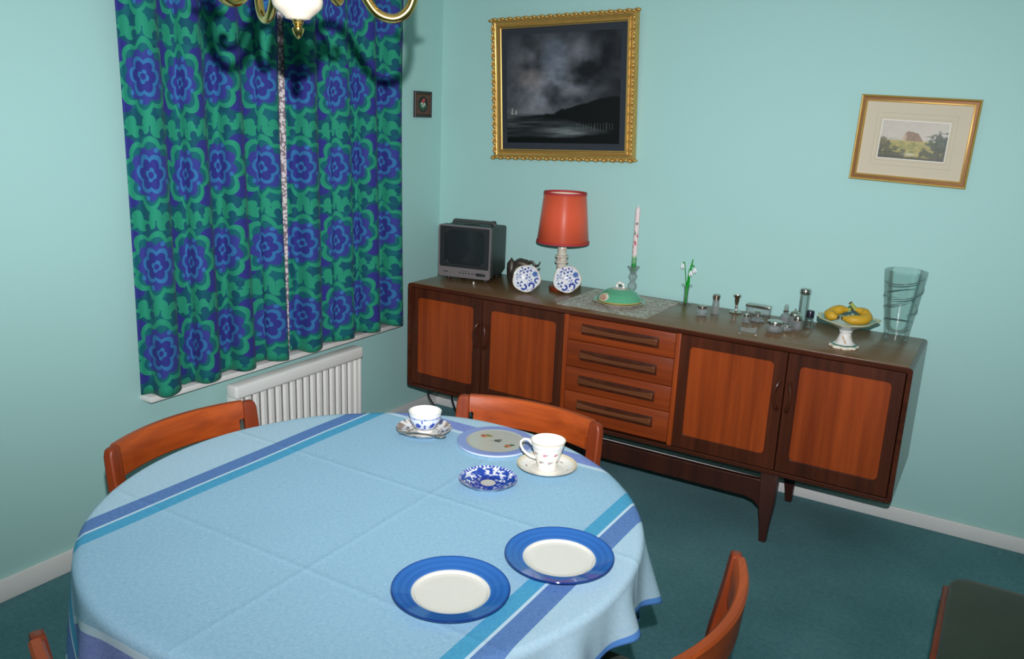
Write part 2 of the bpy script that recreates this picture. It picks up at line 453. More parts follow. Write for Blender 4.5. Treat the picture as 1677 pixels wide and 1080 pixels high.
# ------------------------------------------------------------------ net curtain and curtains
def mat_net():
    m, nt, b = new_mat('white_net')
    co = texco(nt, 'Object', (1, 1, 1))
    v = nt.nodes.new('ShaderNodeTexVoronoi'); v.inputs['Scale'].default_value = 75; L(nt, co, v.inputs['Vector'])
    w = V(nt, v.outputs['Distance'])
    L(nt, mixc(nt, w.gt(.5), rgb(226, 216, 212), rgb(140, 126, 130)), b.inputs['Base Color'])
    b.inputs['Roughness'].default_value = .9
    return m
M['net'] = mat_net()
def mat_curtain():
    m, nt, b = new_mat('sixties_flower_print')
    at = nt.nodes.new('ShaderNodeAttribute'); at.attribute_name = 'cloth'
    sp = nt.nodes.new('ShaderNodeSeparateXYZ'); L(nt, at.outputs['Vector'], sp.inputs[0])
    U = V(nt, sp.outputs[0]); W_ = V(nt, sp.outputs[1])
    wob = nt.nodes.new('ShaderNodeTexNoise'); wob.inputs['Scale'].default_value = 3.2; wob.inputs['Detail'].default_value = 1
    L(nt, at.outputs['Vector'], wob.inputs['Vector'])
    wn = V(nt, wob.outputs[0]) - .5
    u = (U + 100.0).f('FRACT') - .5 + wn * .07
    v = (W_ + 100.0).f('FRACT') - .5 - wn * .07
    r = (u * u + v * v).f('SQRT'); th = v.f('ARCTAN2', u)
    def scallop(R, n, amp, ph): return ((th * (n / 2.0) + ph).f('COSINE').abs() * amp + (1 - amp)) * R
    def disc(cx, cy, R, sx=1.0): 
        a = (u - cx) * sx; c = v - cy
        return (a * a + c * c).f('SQRT').lt(R)
    TEAL, TEAL2, GREEN = rgb(14, 82, 98), rgb(16, 97, 104), rgb(36, 142, 110)
    VIO, VIO2, BLUE = rgb(46, 50, 128), rgb(52, 60, 136), rgb(48, 112, 162)
    c = mixc(nt, wn.gt(.02), TEAL, TEAL2)
    # green cloud motifs between the rows of flowers
    for cx, cy, R in ((-.30, .47, .075), (-.18, .455, .085), (-.04, .48, .06), (.12, .465, .085), (.26, .48, .07), (.40, .46, .06),
                      (-.24, -.47, .07), (.02, -.46, .09), (.17, -.48, .06), (.34, -.465, .075), (-.42, -.44, .05)):
        c = mixc(nt, disc(cx, cy, R), c, GREEN)
    for cx, cy, R in ((-.1, .43, .045), (.19, .425, .05), (-.13, -.435, .045), (.25, -.43, .045), (-.33, .43, .035)):
        c = mixc(nt, disc(cx, cy, R), c, TEAL)
    for sx in (-1, 1):
        for sy in (-1, 1): c = mixc(nt, disc(.325 * sx, .25 * sy, .125), c, VIO)
    d = (u.abs() - .5).abs().f('SQRT') + v.abs().f('SQRT')
    c = mixc(nt, d.lt(.33), c, GREEN)
    c = mixc(nt, r.lt(scallop(.40, 8, .20, .35)), c, GREEN)
    c = mixc(nt, r.lt(scallop(.335, 8, .22, .35)), c, TEAL2)
    c = mixc(nt, r.lt(scallop(.285, 9, .18, .9)), c, VIO2)
    c = mixc(nt, r.lt(scallop(.215, 6, .25, .2)), c, BLUE)
    c = mixc(nt, r.lt(scallop(.165, 6, .28, .2)), c, VIO)
    c = mixc(nt, r.lt(scallop(.075, 4, .4, .6)), c, BLUE)
    c = mixc(nt, r.lt(.035), c, VIO)
    for cx, cy, R in ((.1, .24, .03), (-.2, -.16, .028), (.22, -.1, .025), (-.06, -.25, .03)): c = mixc(nt, disc(cx, cy, R), c, BLUE)
    L(nt, c, b.inputs['Base Color'])
    b.inputs['Roughness'].default_value = .8; b.inputs['Specular IOR Level'].default_value = .25
    b.inputs['Sheen Weight'].default_value = .05
    return m
M['curtain'] = mat_curtain()
ZROW = .302
def curtain(name, label, ya, yb, npl, phase, seed, hem):
    rr = random.Random(seed)
    amps = [rr.uniform(.75, 1.2) for _ in range(npl + 2)]
    skew = [rr.uniform(-.25, .25) for _ in range(npl + 2)]
    nu, nv = npl * 26, 66
    ztop = 2.20
    vs, uvs, fs = [], [], []
    for j in range(nv + 1):
        g = j / nv
        z0 = hem + (ztop - hem) * g
        for i in range(nu + 1):
            t = i / nu * npl
            k = int(min(t, npl - 1e-6)); ft = t - k
            A = .041 * amps[k] * (1 - ft) + .041 * amps[k + 1] * ft
            A *= (1.12 - .45 * g)
            ph = 2 * PI * (t + phase)
            x = .072 + A * math.cos(ph) + .25 * A * math.cos(2 * ph + skew[k] * 6)
            x = max(x, .034)
            y = ya + (yb - ya) * (t / npl) + .018 * math.sin(2 * ph) * (1.0 - .4 * g) + .006 * math.sin(3.1 * g + k)
            z = z0 + (.006 * math.sin(ph * 1.0 + k) * (1 - g))
            vs.append((x, y, z))
            uvs.append((t + phase - .24 + .11 * math.sin(1.9 * t + seed), (z0 - .70) / ZROW + .5 + .04 * math.sin(k * 2.1), 0))
    for j in range(nv):
        for i in range(nu):
            a = j * (nu + 1) + i
            fs.append((a, a + 1, a + nu + 2, a + nu + 1))
    mb = MB(); mb.add(vs, fs); mb.uv['cloth'] = uvs
    o = mb.build(name, M['curtain'], smooth=180)
    s = o.modifiers.new('thickness', 'SOLIDIFY'); s.thickness = .0022; s.offset = 0
    tag(o, label, 'curtain', 'printed window curtains')
    return o
curtain('curtain', 'left half of the blue and green flower print curtains, nearest the camera', -1.785, -1.118, 4, .5, 4, .546)
curtain('curtain', 'right half of the blue and green flower print curtains, beside the room corner', -1.088, -.375, 4, .5, 9, .548)
mb = MB(); vs = []; fs = []
for i in range(121):
    y = -1.45 + .80 * i / 120
    x = .020 + .004 * math.sin(i * .9)
    vs += [(x, y, WZ0 + .006), (x, y, 2.15)]
fs = [(2 * i, 2 * i + 2, 2 * i + 3, 2 * i + 1) for i in range(120)]
mb.add(vs, fs)
tag(mb.build('net_curtain', M['net'], smooth=180), 'white lace net hanging behind the gap between the flowered curtains', 'net curtain')

# ------------------------------------------------------------------ radiator
rad = thing('radiator', 'white ribbed panel radiator below the window sill', 'radiator', (0, -1.067, 0))
pts = []; n = 18; W0 = .70
vs = []; fs = []
prof = []
for i in range(n):
    y0 = -W0 / 2 + W0 * i / n; p = W0 / n
    for f_, d in ((0, 0), (.18, 0), (.32, .011), (.68, .011), (.82, 0)): prof.append((y0 + p * f_, d))
prof.append((W0 / 2, 0))
for y, d in prof: vs += [(.079 + d, y, .115), (.079 + d, y, .435)]
fs = [(2 * i, 2 * i + 2, 2 * i + 3, 2 * i + 1) for i in range(len(prof) - 1)]
p_ = MB(); p_.add(vs, fs)
p_.box((.07, 0, .28), (.018, W0, .36), .003)
p_.build('front_panel', M['rad'], rad, smooth=50)
MB().box((.07, 0, .465), (.06, W0 + .028, .055), .012, seg=3).build('top_cover', M['rad'], rad)
MB().box((.065, 0, .107), (.05, W0 + .01, .03), .008).build('bottom_rail', M['rad'], rad)
for sy in (-1, 1):
    MB().box((.064, sy * (W0 / 2 + .005), .285), (.05, .012, .33), .004).build('side_cover', M['rad'], rad)
    MB().box((.014, sy * .25, .3), (.03, .03, .24), .003).build('wall_bracket', M['rad'], rad)
    MB().tube([(.06, sy * (W0 / 2 + .01), .13), (.06, sy * (W0 / 2 + .035), .13), (.06, sy * (W0 / 2 + .035), 0.0)], .008).build('pipe', M['white'], rad)

# ------------------------------------------------------------------ sideboard
SX0, SX1, SY0, SY1, SZ0, SZ1 = .18, 2.31, -.489, -.006, .269, .765
sb = thing('sideboard', 'long teak sideboard with four doors and four drawers against the back wall', 'sideboard', ((SX0 + SX1) / 2, SY0, 0))
ox = (SX0 + SX1) / 2
def sbx(x): return x - ox
c_ = MB()
wO = SX1 - SX0; hO = SZ1 - SZ0
out = rrect(wO, hO, .013, 5, 0, (SZ0 + SZ1) / 2)
inn = rrect(wO - .034, hO - .034, .006, 5, 0, (SZ0 + SZ1) / 2)
c_.prism(out, 0, SY1 - SY0, inn)
c_.build('carcass', M['dark_x'], sb, bev=.003)
MB().box((0, .2415, SZ1 + .0006), (wO - .03, SY1 - SY0 - .016, .0024), .0008).build('top_veneer', M['top'], sb)
MB().box((0, SY1 - SY0 - .008, (SZ0 + SZ1) / 2), (wO - .036, .008, hO - .036)).build('back_panel', M['dark_x'], sb)
Z0, Z1 = SZ0 + .018, SZ1 - .018
def door(x0, x1, hinge):
    xa, xb = sbx(x0), sbx(x1); w = xb - xa; cx = (xa + xb) / 2; h = Z1 - Z0; cz = (Z0 + Z1) / 2
    px0, px1 = x0 + (.040 if hinge < 0 else .046), x1 - (.046 if hinge < 0 else .040)
    pcx = (sbx(px0) + sbx(px1)) / 2; pw = px1 - px0; pz0, pz1 = .342, .703
    d = MB()
    o_ = rrect(w - .004, h - .003, .002, 6, cx, cz); i_ = rrect(pw, pz1 - pz0, .016, 6, pcx, (pz0 + pz1) / 2)
    d.prism(o_, .003, .024, i_)
    dr = d.build('door', M['dark'], sb, bev=.0015)
    MB().prism(rrect(pw - .0008, pz1 - pz0 - .0008, .0158, 6, pcx, (pz0 + pz1) / 2), .0062, .02).build('panel', M['teak'], dr, smooth=30)
    hx = xb - .022 if hinge < 0 else xa + .022
    s_ = 1 if hinge < 0 else -1
    hp = []
    for i in range(13):
        t = i / 12; zz = .528 + .108 * t
        hp.append((hx + s_ * (.004 - .012 * math.sin(PI * t)), -.004 - .013 * math.sin(PI * t) ** .6 if 0 < t < 1 else .002, zz))
    MB().tube(hp, [.0085 - .0028 * math.sin(PI * i / 12) for i in range(13)], 10).build('handle', M['dark'], dr)
door(SX0 + .018, .588, -1); door(.588, .995, 1); door(1.497, 1.901, -1); door(1.901, SX1 - .018, 1)
for x in (.995 + .009, 1.497 - .009):
    MB().box((sbx(x), .013, (Z0 + Z1) / 2), (.019, .022, Z1 - Z0), .0015).build('stile', M['teak'], sb)
zz = [.746, .643, .529, .423, .294]
for k in range(4):
    z1, z0 = zz[k], zz[k + 1]
    xa, xb = 1.0145, 1.4775
    dr = MB().box((sbx((xa + xb) / 2), .012, (z0 + z1) / 2), (xb - xa - .002, .02, z1 - z0 - .0035), .0012).build('drawer', M['teak_x'], sb)
    hz = (.699, .588, .478, .370)[k]
    top, bot = [], []
    for i in range(25):
        t = i / 24; x = 1.078 + .331 * t
        e = abs(2 * t - 1)
        hh = .0085 + .0055 * e ** 3
        top.append((sbx(x), hz + .004 * (1 - e ** 2) * -1 + hh)); bot.append((sbx(x), hz - .004 * (1 - e ** 2) - hh))
    MB().prism(top + bot[::-1], -.017, .004).build('handle', M['pull'], dr, smooth=30, bev=.004)
    MB().box((sbx(1.2435), .0018, hz - .004), (.336, .002, .046), .0008).build('handle_shade', M['dark'], dr)  # flat dark plate standing in for the shadow round the pull
def sb_leg(x, y, dy, name='leg'):
    m_ = MB(); vs = []
    prof = [(0.0, .026, .028), (.06, .034, .036), (.13, .052, .044), (.2, .06, .05), (.269, .064, .052)]
    for z, w, d in prof:
        k = 1 - z / .269
        cx = sbx(x) + (.010 * k if x > ox else -.010 * k); cy = y - SY0 + dy * k
        vs += [(cx - w / 2, cy - d / 2, z), (cx + w / 2, cy - d / 2, z), (cx + w / 2, cy + d / 2, z), (cx - w / 2, cy + d / 2, z)]
    fs = [(0, 1, 2, 3)[::-1]] + [tuple(4 * len(prof) - 4 + i for i in range(4))]
    for i in range(len(prof) - 1):
        for j in range(4):
            k = (j + 1) % 4; fs.append((4 * i + j, 4 * i + k, 4 * i + 4 + k, 4 * i + 4 + j))
    m_.add(vs, fs); return m_.build(name, M['leg'], sb, bev=.004)
LX0, LX1 = .60, 1.885
for x in (LX0, LX1):
    sb_leg(x, -.450, -.045); sb_leg(x, -.085, .004)
def stretcher(y):
    t_, b_ = [], []
    for i in range(41):
        t = i / 40; x = LX0 + .02 + (LX1 - LX0 - .04) * t; e = abs(2 * t - 1)
        t_.append((sbx(x), .229 + .004 * e ** 6 )); b_.append((sbx(x), .150 - .035 * max(0, (e - .90) / .10) ** 2))
    MB().prism(t_ + b_[::-1], y - .012 - SY0, y + .012 - SY0).build('stretcher', M['leg'], sb, smooth=30, bev=.004)
stretcher(-.458); stretcher(-.085)
for x in (LX0, LX1):
    MB().box((sbx(x), .22, .24), (.03, .33, .05), .004).build('side_stretcher', M['leg'], sb)
ST = SZ1 + .0018      # height of the sideboard's top surface

# ------------------------------------------------------------------ table, cloth
TC = (1.447, -2.228); TR = .564
tb = thing('dining_table', 'round wooden dining table hidden under the blue striped cloth', 'table', (TC[0], TC[1], 0))
MB().lathe([(0, .696), (TR - .02, .696), (TR - .005, .701), (TR - .002, .712), (TR - .006, .7205), (0, .7205)], 96, caps=False).build('tabletop', M['chair'], tb)
MB().lathe([(.40, .63), (.42, .63), (.42, .696), (.40, .696)], 64, caps=False).build('apron', M['chair'], tb)
MB().lathe([(.05, .06), (.06, .08), (.055, .2), (.045, .45), (.06, .66), (.12, .696)], 32).build('pedestal', M['chair_z'], tb, loc=(.05, -.03, 0))
for k in range(4):
    a = PI / 4 + k * PI / 2
    MB().tube([(.05 + .03 * math.cos(a), -.03 + .03 * math.sin(a), .11), (.05 + .15 * math.cos(a), -.03 + .15 * math.sin(a), .07), (.05 + .30 * math.cos(a), -.03 + .30 * math.sin(a), .018)], [.03, .026, .018], 12).build('foot', M['chair_z'], tb)
CC = (1.49, -2.297); CHX, CHY = .618, .735
def mat_cloth():
    m, nt, b = new_mat('woven_tablecloth')
    at = nt.nodes.new('ShaderNodeAttribute'); at.attribute_name = 'cloth'
    sp = nt.nodes.new('ShaderNodeSeparateXYZ'); L(nt, at.outputs['Vector'], sp.inputs[0])
    X = V(nt, sp.outputs[0]).abs(); Y = V(nt, sp.outputs[1]).abs()
    def thread(sx, sy, sc):
        mp = nt.nodes.new('ShaderNodeMapping'); mp.inputs['Scale'].default_value = (sx, sy, 1); L(nt, at.outputs['Vector'], mp.inputs[0])
        return noise(nt, mp.outputs[0], sc, 2, .7)
    w1 = thread(1, .18, 520); w2 = thread(.18, 1, 520); w3 = thread(1, 1, 130)
    g = w1 * .4 + w2 * .4 + w3 * .2
    base = mixc(nt, g.f('SUBTRACT', .5) * 2.2 + .5, rgb(122, 172, 202), rgb(180, 212, 224))
    pale = mixc(nt, g.f('SUBTRACT', .5) * 2.2 + .5, rgb(150, 192, 214), rgb(200, 222, 228))
    blue = mixc(nt, g.f('SUBTRACT', .5) * 2.2 + .5, rgb(66, 104, 164), rgb(116, 152, 198))
    teal = mixc(nt, g.f('SUBTRACT', .5) * 2.2 + .5, rgb(58, 142, 186), rgb(98, 180, 208))
    viol = mixc(nt, g.f('SUBTRACT', .5) * 2.2 + .5, rgb(92, 112, 186), rgb(158, 174, 216))
    WH = rgb(196, 220, 230)
    c = base
    c = mixc(nt, X.gt(.452), c, pale)
    c = mixc(nt, Y.gt(.572), c, pale)
    c = mixc(nt, Y.between(.527, .574), c, viol)
    c = mixc(nt, Y.between(.512, .527), c, WH)
    c = mixc(nt, X.between(.376, .408), c, teal)
    c = mixc(nt, X.between(.408, .4145), c, WH)
    c = mixc(nt, X.between(.4145, .456), c, blue)
    hem = (X.gt(CHX - .013) + Y.gt(CHY - .013)).f('MINIMUM', 1.0)
    c = mixc(nt, hem, c, rgb(92, 146, 214))
    L(nt, c, b.inputs['Base Color'])
    b.inputs['Roughness'].default_value = .9; b.inputs['Specular IOR Level'].default_value = .12
    cr = 0
    for t, p in ((0, .025), (1, .18), (1, -.2)):
        q = V(nt, sp.outputs[t]) - p
        cr = cr + (q * q * -22000.0).f('EXPONENT')
    bump(nt, b, g * .5 + cr * .9, .3, .003)
    return m
M['cloth'] = mat_cloth()
def cloth_mesh():
    vs, uv, fs = [], [], []
    NA = 480
    ss = [0.0, .1, .2, .3, .38, .45, .50, .54, .557]       # on the table
    NB = 26
    zt = .7228
    n = len(ss) + NB
    for j in range(NA):
        a = 2 * PI * j / NA
        ca, sa = math.cos(a), math.sin(a)
        # distance from the table centre to the cloth's hem along this direction
        dx = (CC[0] + (CHX if ca > 0 else -CHX) - TC[0]) / ca if abs(ca) > 1e-9 else 1e9
        dy = (CC[1] + (CHY if sa > 0 else -CHY) - TC[1]) / sa if abs(sa) > 1e-9 else 1e9
        hemd = min(dx, dy)
        for s in ss:
            vs.append((TC[0] + s * ca, TC[1] + s * sa, zt)); uv.append((TC[0] + s * ca - CC[0], TC[1] + s * sa - CC[1], 0))
        for i in range(1, NB + 1):
            s = .557 + (hemd - .557) * i / NB
            over = s - .557
            q = .014                                         # rounding over the table's rim
            if over < q * PI / 2:
                r = .557 + q * math.sin(over / q); z = zt - q * (1 - math.cos(over / q))
            else:
                d = over - q * PI / 2
                fold = .5 + .5 * math.sin(a * 17 + 1.1 * math.sin(a * 3 + .6) + .4)
                fold2 = .5 + .5 * math.sin(a * 29 + 2 * math.sin(a * 5))
                amp = min(.24 * d, .055) * (1 - .8 * max(0.0, sa) - .95 * max(0.0, -ca) + .7 * max(0.0, ca))
                r = .557 + q + amp * (fold ** 1.5) + .12 * amp * fold2 + .01 * d
                z = zt - q - d * .985
                if sa < 0 and abs(TC[0] + r * ca - 1.575) < .25: z = max(z, .476 + .003 * math.sin(a * 40) + .02 * max(0.0, s - .78))   # the hem lies on the chair's seat
            vs.append((TC[0] + r * ca, TC[1] + r * sa, z)); uv.append((TC[0] + s * ca - CC[0], TC[1] + s * sa - CC[1], 0))
    for j in range(NA):
        k = (j + 1) % NA
        for i in range(n - 1):
            if i == 0: fs.append((j * n, j * n + 1, k * n + 1))
            else: fs.append((j * n + i, k * n + i, k * n + i + 1, j * n + i + 1)[::-1])
    keep = {}; remap = []; v2 = []; u2 = []
    for i, (p, q) in enumerate(zip(vs, uv)):
        if i % n == 0 and i > 0: remap.append(0)
        else: remap.append(len(v2)); v2.append(p); u2.append(q)
    fs = [tuple(remap[i] for i in f) for f in fs]; vs, uv = v2, u2
    mb = MB(); mb.add(vs, fs); mb.uv['cloth'] = uv
    # faint pressed creases where the cloth has been folded
    out = []
    for (x, y, z), (u, w, _) in zip(mb.v, uv):
        d = .0
        out.append((x, y, z + d + .0008 * math.sin(u * 21 + 3 * w) * math.sin(w * 17)))
    mb.v = out
    o = mb.build('tablecloth', M['cloth'], smooth=180)
    s = o.modifiers.new('thickness', 'SOLIDIFY'); s.thickness = .0012; s.offset = -1
    tag(o, 'light blue woven tablecloth with blue and teal stripes over the round table', 'tablecloth')
cloth_mesh()
TZ = .7254

# ------------------------------------------------------------------ chairs
def make_chair(label):
    t = thing('dining_chair', label, 'chair', group='teak dining chairs')
    sy = -.03
    # upholstered seat
    s = MB(); NX = 20
    w, d = .44, .37
    o_ = rrect(w, d, .045, 6)
    vs = []; fs = []; m = len(o_)
    for k, (sc, z) in enumerate(((.97, .415), (1.0, .425), (1.0, .443), (.985, .452), (.94, .4585), (.8, .464), (.5, .468), (.2, .469))):
        vs += [(x * sc, y * sc + sy, z) for x, y in o_]
    for k in range(7):
        for i in range(m):
            j = (i + 1) % m; fs.append((k * m + i, k * m + j, (k + 1) * m + j, (k + 1) * m + i))
    fs.append(tuple(range(7 * m, 8 * m))); fs.append(tuple(range(m))[::-1])
    s.add(vs, fs); s.build('seat', M['seat'], t, smooth=60)
    f = MB()
    f.box((0, sy + d / 2 + .003, .408), (.38, .02, .055), .005)
    f.box((0, sy - d / 2 + .012, .395), (w - .04, .022, .05), .005)
    for sx in (-1, 1): f.box((sx * (w / 2 - .002), sy, .40), (.022, d - .07, .05), .005)
    f.build('seat_frame', M['chair_z'], t)
    for sx in (-1, 1):
        MB().tube([(sx * .19, .138, .0), (sx * .186, .134, .2), (sx * .186, .134, .425)], [.013, .018, .02], 12).build('leg', M['chair_z'], t)
        # rear leg rises into the back post, wide and flat at the top
        vs = []
        prof = [(0, .200, -.262, .026, .026), (.2, .198, -.225, .034, .032), (.42, .196, -.208, .038, .034), (.6, .198, -.228, .038, .028), (.70, .200, -.243, .038, .024), (.752, .200, -.249, .036, .022), (.766, .1985, -.2505, .031, .020), (.771, .1955, -.251, .020, .016)]
        ang = sx * -.36
        ca, sa = math.cos(ang), math.sin(ang)
        for z, x, y, ww, dd in prof:
            for px, py in ((-1, -1), (1, -1), (1, 1), (-1, 1)):
                a, b = px * ww / 2, py * dd / 2
                vs.append((sx * x + (a * ca + b * sa), y + (-a * sa + b * ca) , z))
        fs = [(3, 2, 1, 0), tuple(4 * len(prof) - 4 + i for i in range(4))]
        for i in range(len(prof) - 1):
            for j in range(4):
                k = (j + 1) % 4; fs.append((4 * i + j, 4 * i + k, 4 * i + 4 + k, 4 * i + 4 + j))
        q = MB(); q.add(vs, fs); q.build('leg', M['chair_z'], t, bev=.004)
    def rail(name, zlo, zhi, half, y0, sag, th, notch=0.0, lean=.0):
        r = MB(); vs, fs = [], []
        n = 28
        zs = [zlo, zlo + .004, zlo + (zhi - zlo) * .42, zlo + (zhi - zlo) * .46, zhi - .005, zhi]
        tk = [th * .6, th, th, th, th, th * .6]
        for i in range(n + 1):
            t_ = -1 + 2 * i / n
            for side in (1, -1):
                for z, k in zip(zs, tk):
                    hh = half - (notch if z < zlo + (zhi - zlo) * .44 else 0)
                    x = t_ * hh
                    y = y0 - sag * (1 - (x / .2) ** 2) - lean * (z - zlo)
                    sl = 2 * sag * x / .04
                    nx, ny = -sl, 1.0; l = math.hypot(nx, ny)
                    vs.append((x + nx / l * side * k / 2, y + ny / l * side * k / 2, z))
        m = 2 * len(zs); h = len(zs)
        ring = list(range(h)) + list(range(m - 1, h - 1, -1))
        for i in range(n):
            for j in range(m):
                a, b = ring[j], ring[(j + 1) % m]
                fs.append((i * m + a, i * m + b, (i + 1) * m + b, (i + 1) * m + a))
        fs.append(tuple(ring)); fs.append(tuple(n * m + q for q in ring[::-1]))
        r.add(vs, fs); return r.build(name, M['chair'], t, smooth=40)
    rail('top_rail', .688, .771, .186, -.246, .048, .021, .013, .10)
    rail('lower_rail', .575, .615, .186, -.226, .040, .018, 0.0, .10)
    return t
CL = ['teak dining chair by the radiator, its curved back rail towards the window wall',
      'teak dining chair pushed under the table in front of the sideboard drawers',
      'teak dining chair right of the table seen from behind, bright curved rail edge',
      'teak dining chair at bottom left corner, only one end of its back rail in view',
      'teak chair standing apart at bottom right, bare green seat in view']
ch = make_chair(CL[0]); ch.location = (1.093, -2.225, 0); ch.rotation_euler = (0, 0, -PI / 2)
G = 'teak dining chairs'
dup(ch, (1.473 - .24 * math.sin(math.radians(-4)), -1.625 - .245, 0), PI + math.radians(3.9), CL[1], G)
dup(ch, (1.925, -2.258, 0), PI / 2, CL[2], G)
dup(ch, (1.575, -2.655, 0), 0, CL[3], G)
dup(ch, (2.680, -1.482, 0), PI / 2, CL[4], G)

# ------------------------------------------------------------------ tableware on the table
def disc_print(fn, prof, seg=128):
    """lathe whose colour is fn(a, r, z, i) in sRGB"""
    mb = MB()
    mb.lathe(prof, seg, caps=False, colf=lambda a, r, z, i: tuple(srgb2lin(fn(a, r, z, i))))
    return mb
def lprof(pts, sub=6):
    o = []
    for (r0, z0), (r1, z1) in zip(pts, pts[1:]):
        for i in range(sub): o.append((r0 + (r1 - r0) * i / sub, z0 + (z1 - z0) * i / sub))
    o.append(pts[-1]); return o
PORC = np.array((236, 230, 218.))
def rim_plate(label, x, y, first=None):
    def col(a, r, z, i):
        if i < 12: return (190, 212, 236)
        if r > .1015: return (28, 54, 124)
        if r > .0675:
            k = .5 + .5 * math.sin((r - .0675) / .0032 * 2 * PI)
            d = 0.30 * k if r > .071 else 0
            return (52 - 24 * d, 112 - 40 * d, 186 - 44 * d)
        return (232, 228, 214)
    p = lprof([(0, 0), (.062, .001), (.07, .004), (.1035, .0155)], 4)
    p += lprof([(.1038, .0168), (.103, .018), (.0675, .0085), (.0655, .0075), (.0618, .0052), (.055, .0045), (0, .0045)], 14)[0:]
    o = disc_print(col, p, 96).build('dinner_plate', M['porcprint'], None, smooth=50, loc=(x, y, TZ))
    return tag(o, label, 'plate', 'blue rimmed plates')
rim_plate('blue rimmed white plate nearest the camera, left of the other blue rimmed plate', 1.781, -2.418)
rim_plate('blue rimmed white plate lying on the stripes at the right of the table', 1.883, -2.208)
rn = random.Random(11)
SPOTS = [(rn.uniform(0, 2 * PI), rn.uniform(0, 1)) for _ in range(200)]
def flat_plate():
    def col(a, r, z, i):
        if i < 9: return (226, 232, 244)
        c = np.array((190, 188, 174.)) if r < .075 else np.array((140, 156, 206.))
        x, y = r * math.cos(a), r * math.sin(a)
        for px, py, q, cc in ((-.030, .030, .009, (176, 96, 70)), (-.020, .034, .006, (96, 120, 60)), (-.012, .028, .005, (150, 140, 60)), (-.024, .026, .005, (214, 150, 110)),
                              (.002, .0, .007, (84, 96, 84)), (.010, .004, .006, (110, 112, 104)), (-.010, -.001, .003, (150, 156, 140)), (.008, -.006, .004, (92, 100, 80)),
                              (.032, -.032, .009, (178, 104, 74)), (.042, -.026, .006, (64, 110, 62)), (.026, -.038, .005, (150, 120, 60)), (.036, -.036, .004, (214, 150, 110))):
            if (x - px) ** 2 + (y - py) ** 2 < q * q: c = np.array(cc, float)
        return c
    p = lprof([(0, 0), (.092, .0), (.0975, .004), (.098, .008)], 3) + lprof([(.0965, .009), (.076, .0085), (.07, .0078), (0, .0078)], 22)
    o = disc_print(col, p, 180).build('cake_plate', M['porcprint'], None, smooth=50, loc=(1.478, -1.79, TZ))
    o.rotation_euler = (0, 0, math.radians(31))
    tag(o, 'flat plate with mauve blue border and three flower sprigs, behind the white cup', 'plate')
flat_plate()
def transfer_saucer():
    def col(a, r, z, i):
        if i < 8: return (196, 212, 226)
        if r < .0165: return (206, 200, 190)
        n = fbm(np.array(a * 6.0 + 20), np.array(r * 210.0), 4)
        k = .5 + .5 * math.cos(a * 6 + .4)
        if r > .061: return (52, 76, 168) if math.sin(a * 46) > -.35 else (222, 226, 236)
        if .040 < r < .061: return (224, 226, 230) if n + .10 * k > .585 else (40, 72, 160)
        if .017 < r < .02: return (36, 60, 150)
        return (216, 220, 230) if n > .60 else (34, 66, 160)
    p = lprof([(0, 0), (.04, .0), (.045, .003), (.066, .015)], 3)[:-1] + lprof([(.0665, .0165), (.045, .007), (.036, .004), (0, .0035)], 18)
    o = disc_print(col, p, 200).build('saucer', M['porcprint'], None, smooth=50, loc=(1.592, -2.003, TZ))
    tag(o, 'dark blue and white patterned saucer without a cup', 'saucer')
transfer_saucer()
def saucer(label, x, y, R, fn):
    p = lprof([(0, 0), (R * .5, .0), (R * .55, .003), (R * .985, .0165)], 3)[:-1] + lprof([(R, .0185), (R * .78, .0095), (R * .56, .0048), (0, .0045)], 16)
    o = disc_print(fn, p, 160).build('saucer', M['porcprint'], None, smooth=50, loc=(x, y, TZ))
    return tag(o, label, 'saucer')
def s1(a, r, z, i):
    if i < 8: return (226, 230, 234)
    R = .072
    if R * .93 < r < R * .965: return (58, 66, 96)
    n = fbm(np.array(a * 4.0 + 9), np.array(r * 150.0 + 3), 4)
    if r > R * .5 and n > .545: return (72, 78, 104)
    if r > R * .45 and n < .36: return (150, 132, 118)
    return (226, 220, 210)
def s2(a, r, z, i):
    if i < 8: return (232, 230, 224)
    R = .0715
    if r > R * .975: return (206, 190, 150)
    c = (234, 228, 214)
    x, y = r * math.cos(a), r * math.sin(a)
    for k in range(6):
        b = k * PI / 3 + .3; px, py = .052 * math.cos(b), .052 * math.sin(b)
        if (x - px) ** 2 + (y - py) ** 2 < .0036 ** 2: c = (206, 120, 132)
        elif (x - px - .005) ** 2 + (y - py + .003) ** 2 < .0028 ** 2: c = (140, 150, 124)
    return c
saucer('saucer with dark blue sprig pattern and rim line, under the teaspoon', 1.292, -1.845, .072, s1)
saucer('white saucer dotted with small pink flowers', 1.664, -1.858, .0715, s2)
def cup(label, x, y, prof_out, th, fn, hdl, ang, loc_z, handle_mat):
    p = lprof(prof_out, 10)
    inner = [(max(r - th, 0.0), z + (th if i == 0 else 0)) for i, (r, z) in enumerate(prof_out)]
    inner = [(r, max(z, prof_out[0][1] + .006)) for r, z in inner][::-1]
    pi_ = lprof(inner, 6)
    full = [(0, prof_out[0][1] + .002)] + p + pi_ + [(0, inner[-1][1])]
    nout = len(p) + 1
    t = thing('teacup', label, 'cup', (x, y, loc_z), ang)
    mb = MB(); mb.lathe(full, 128, caps=False, colf=lambda a, r, z, i: tuple(srgb2lin(fn(a, r, z, i < nout))))
    mb.build('bowl', M['porcprint'], t, smooth=60)
    MB().tube(hdl, [.0042, .0036, .0032, .003, .003, .0032, .0036, .0042, .0046][:len(hdl)], 10, flat=1.0).build('handle', handle_mat, t, smooth=180)
    return t
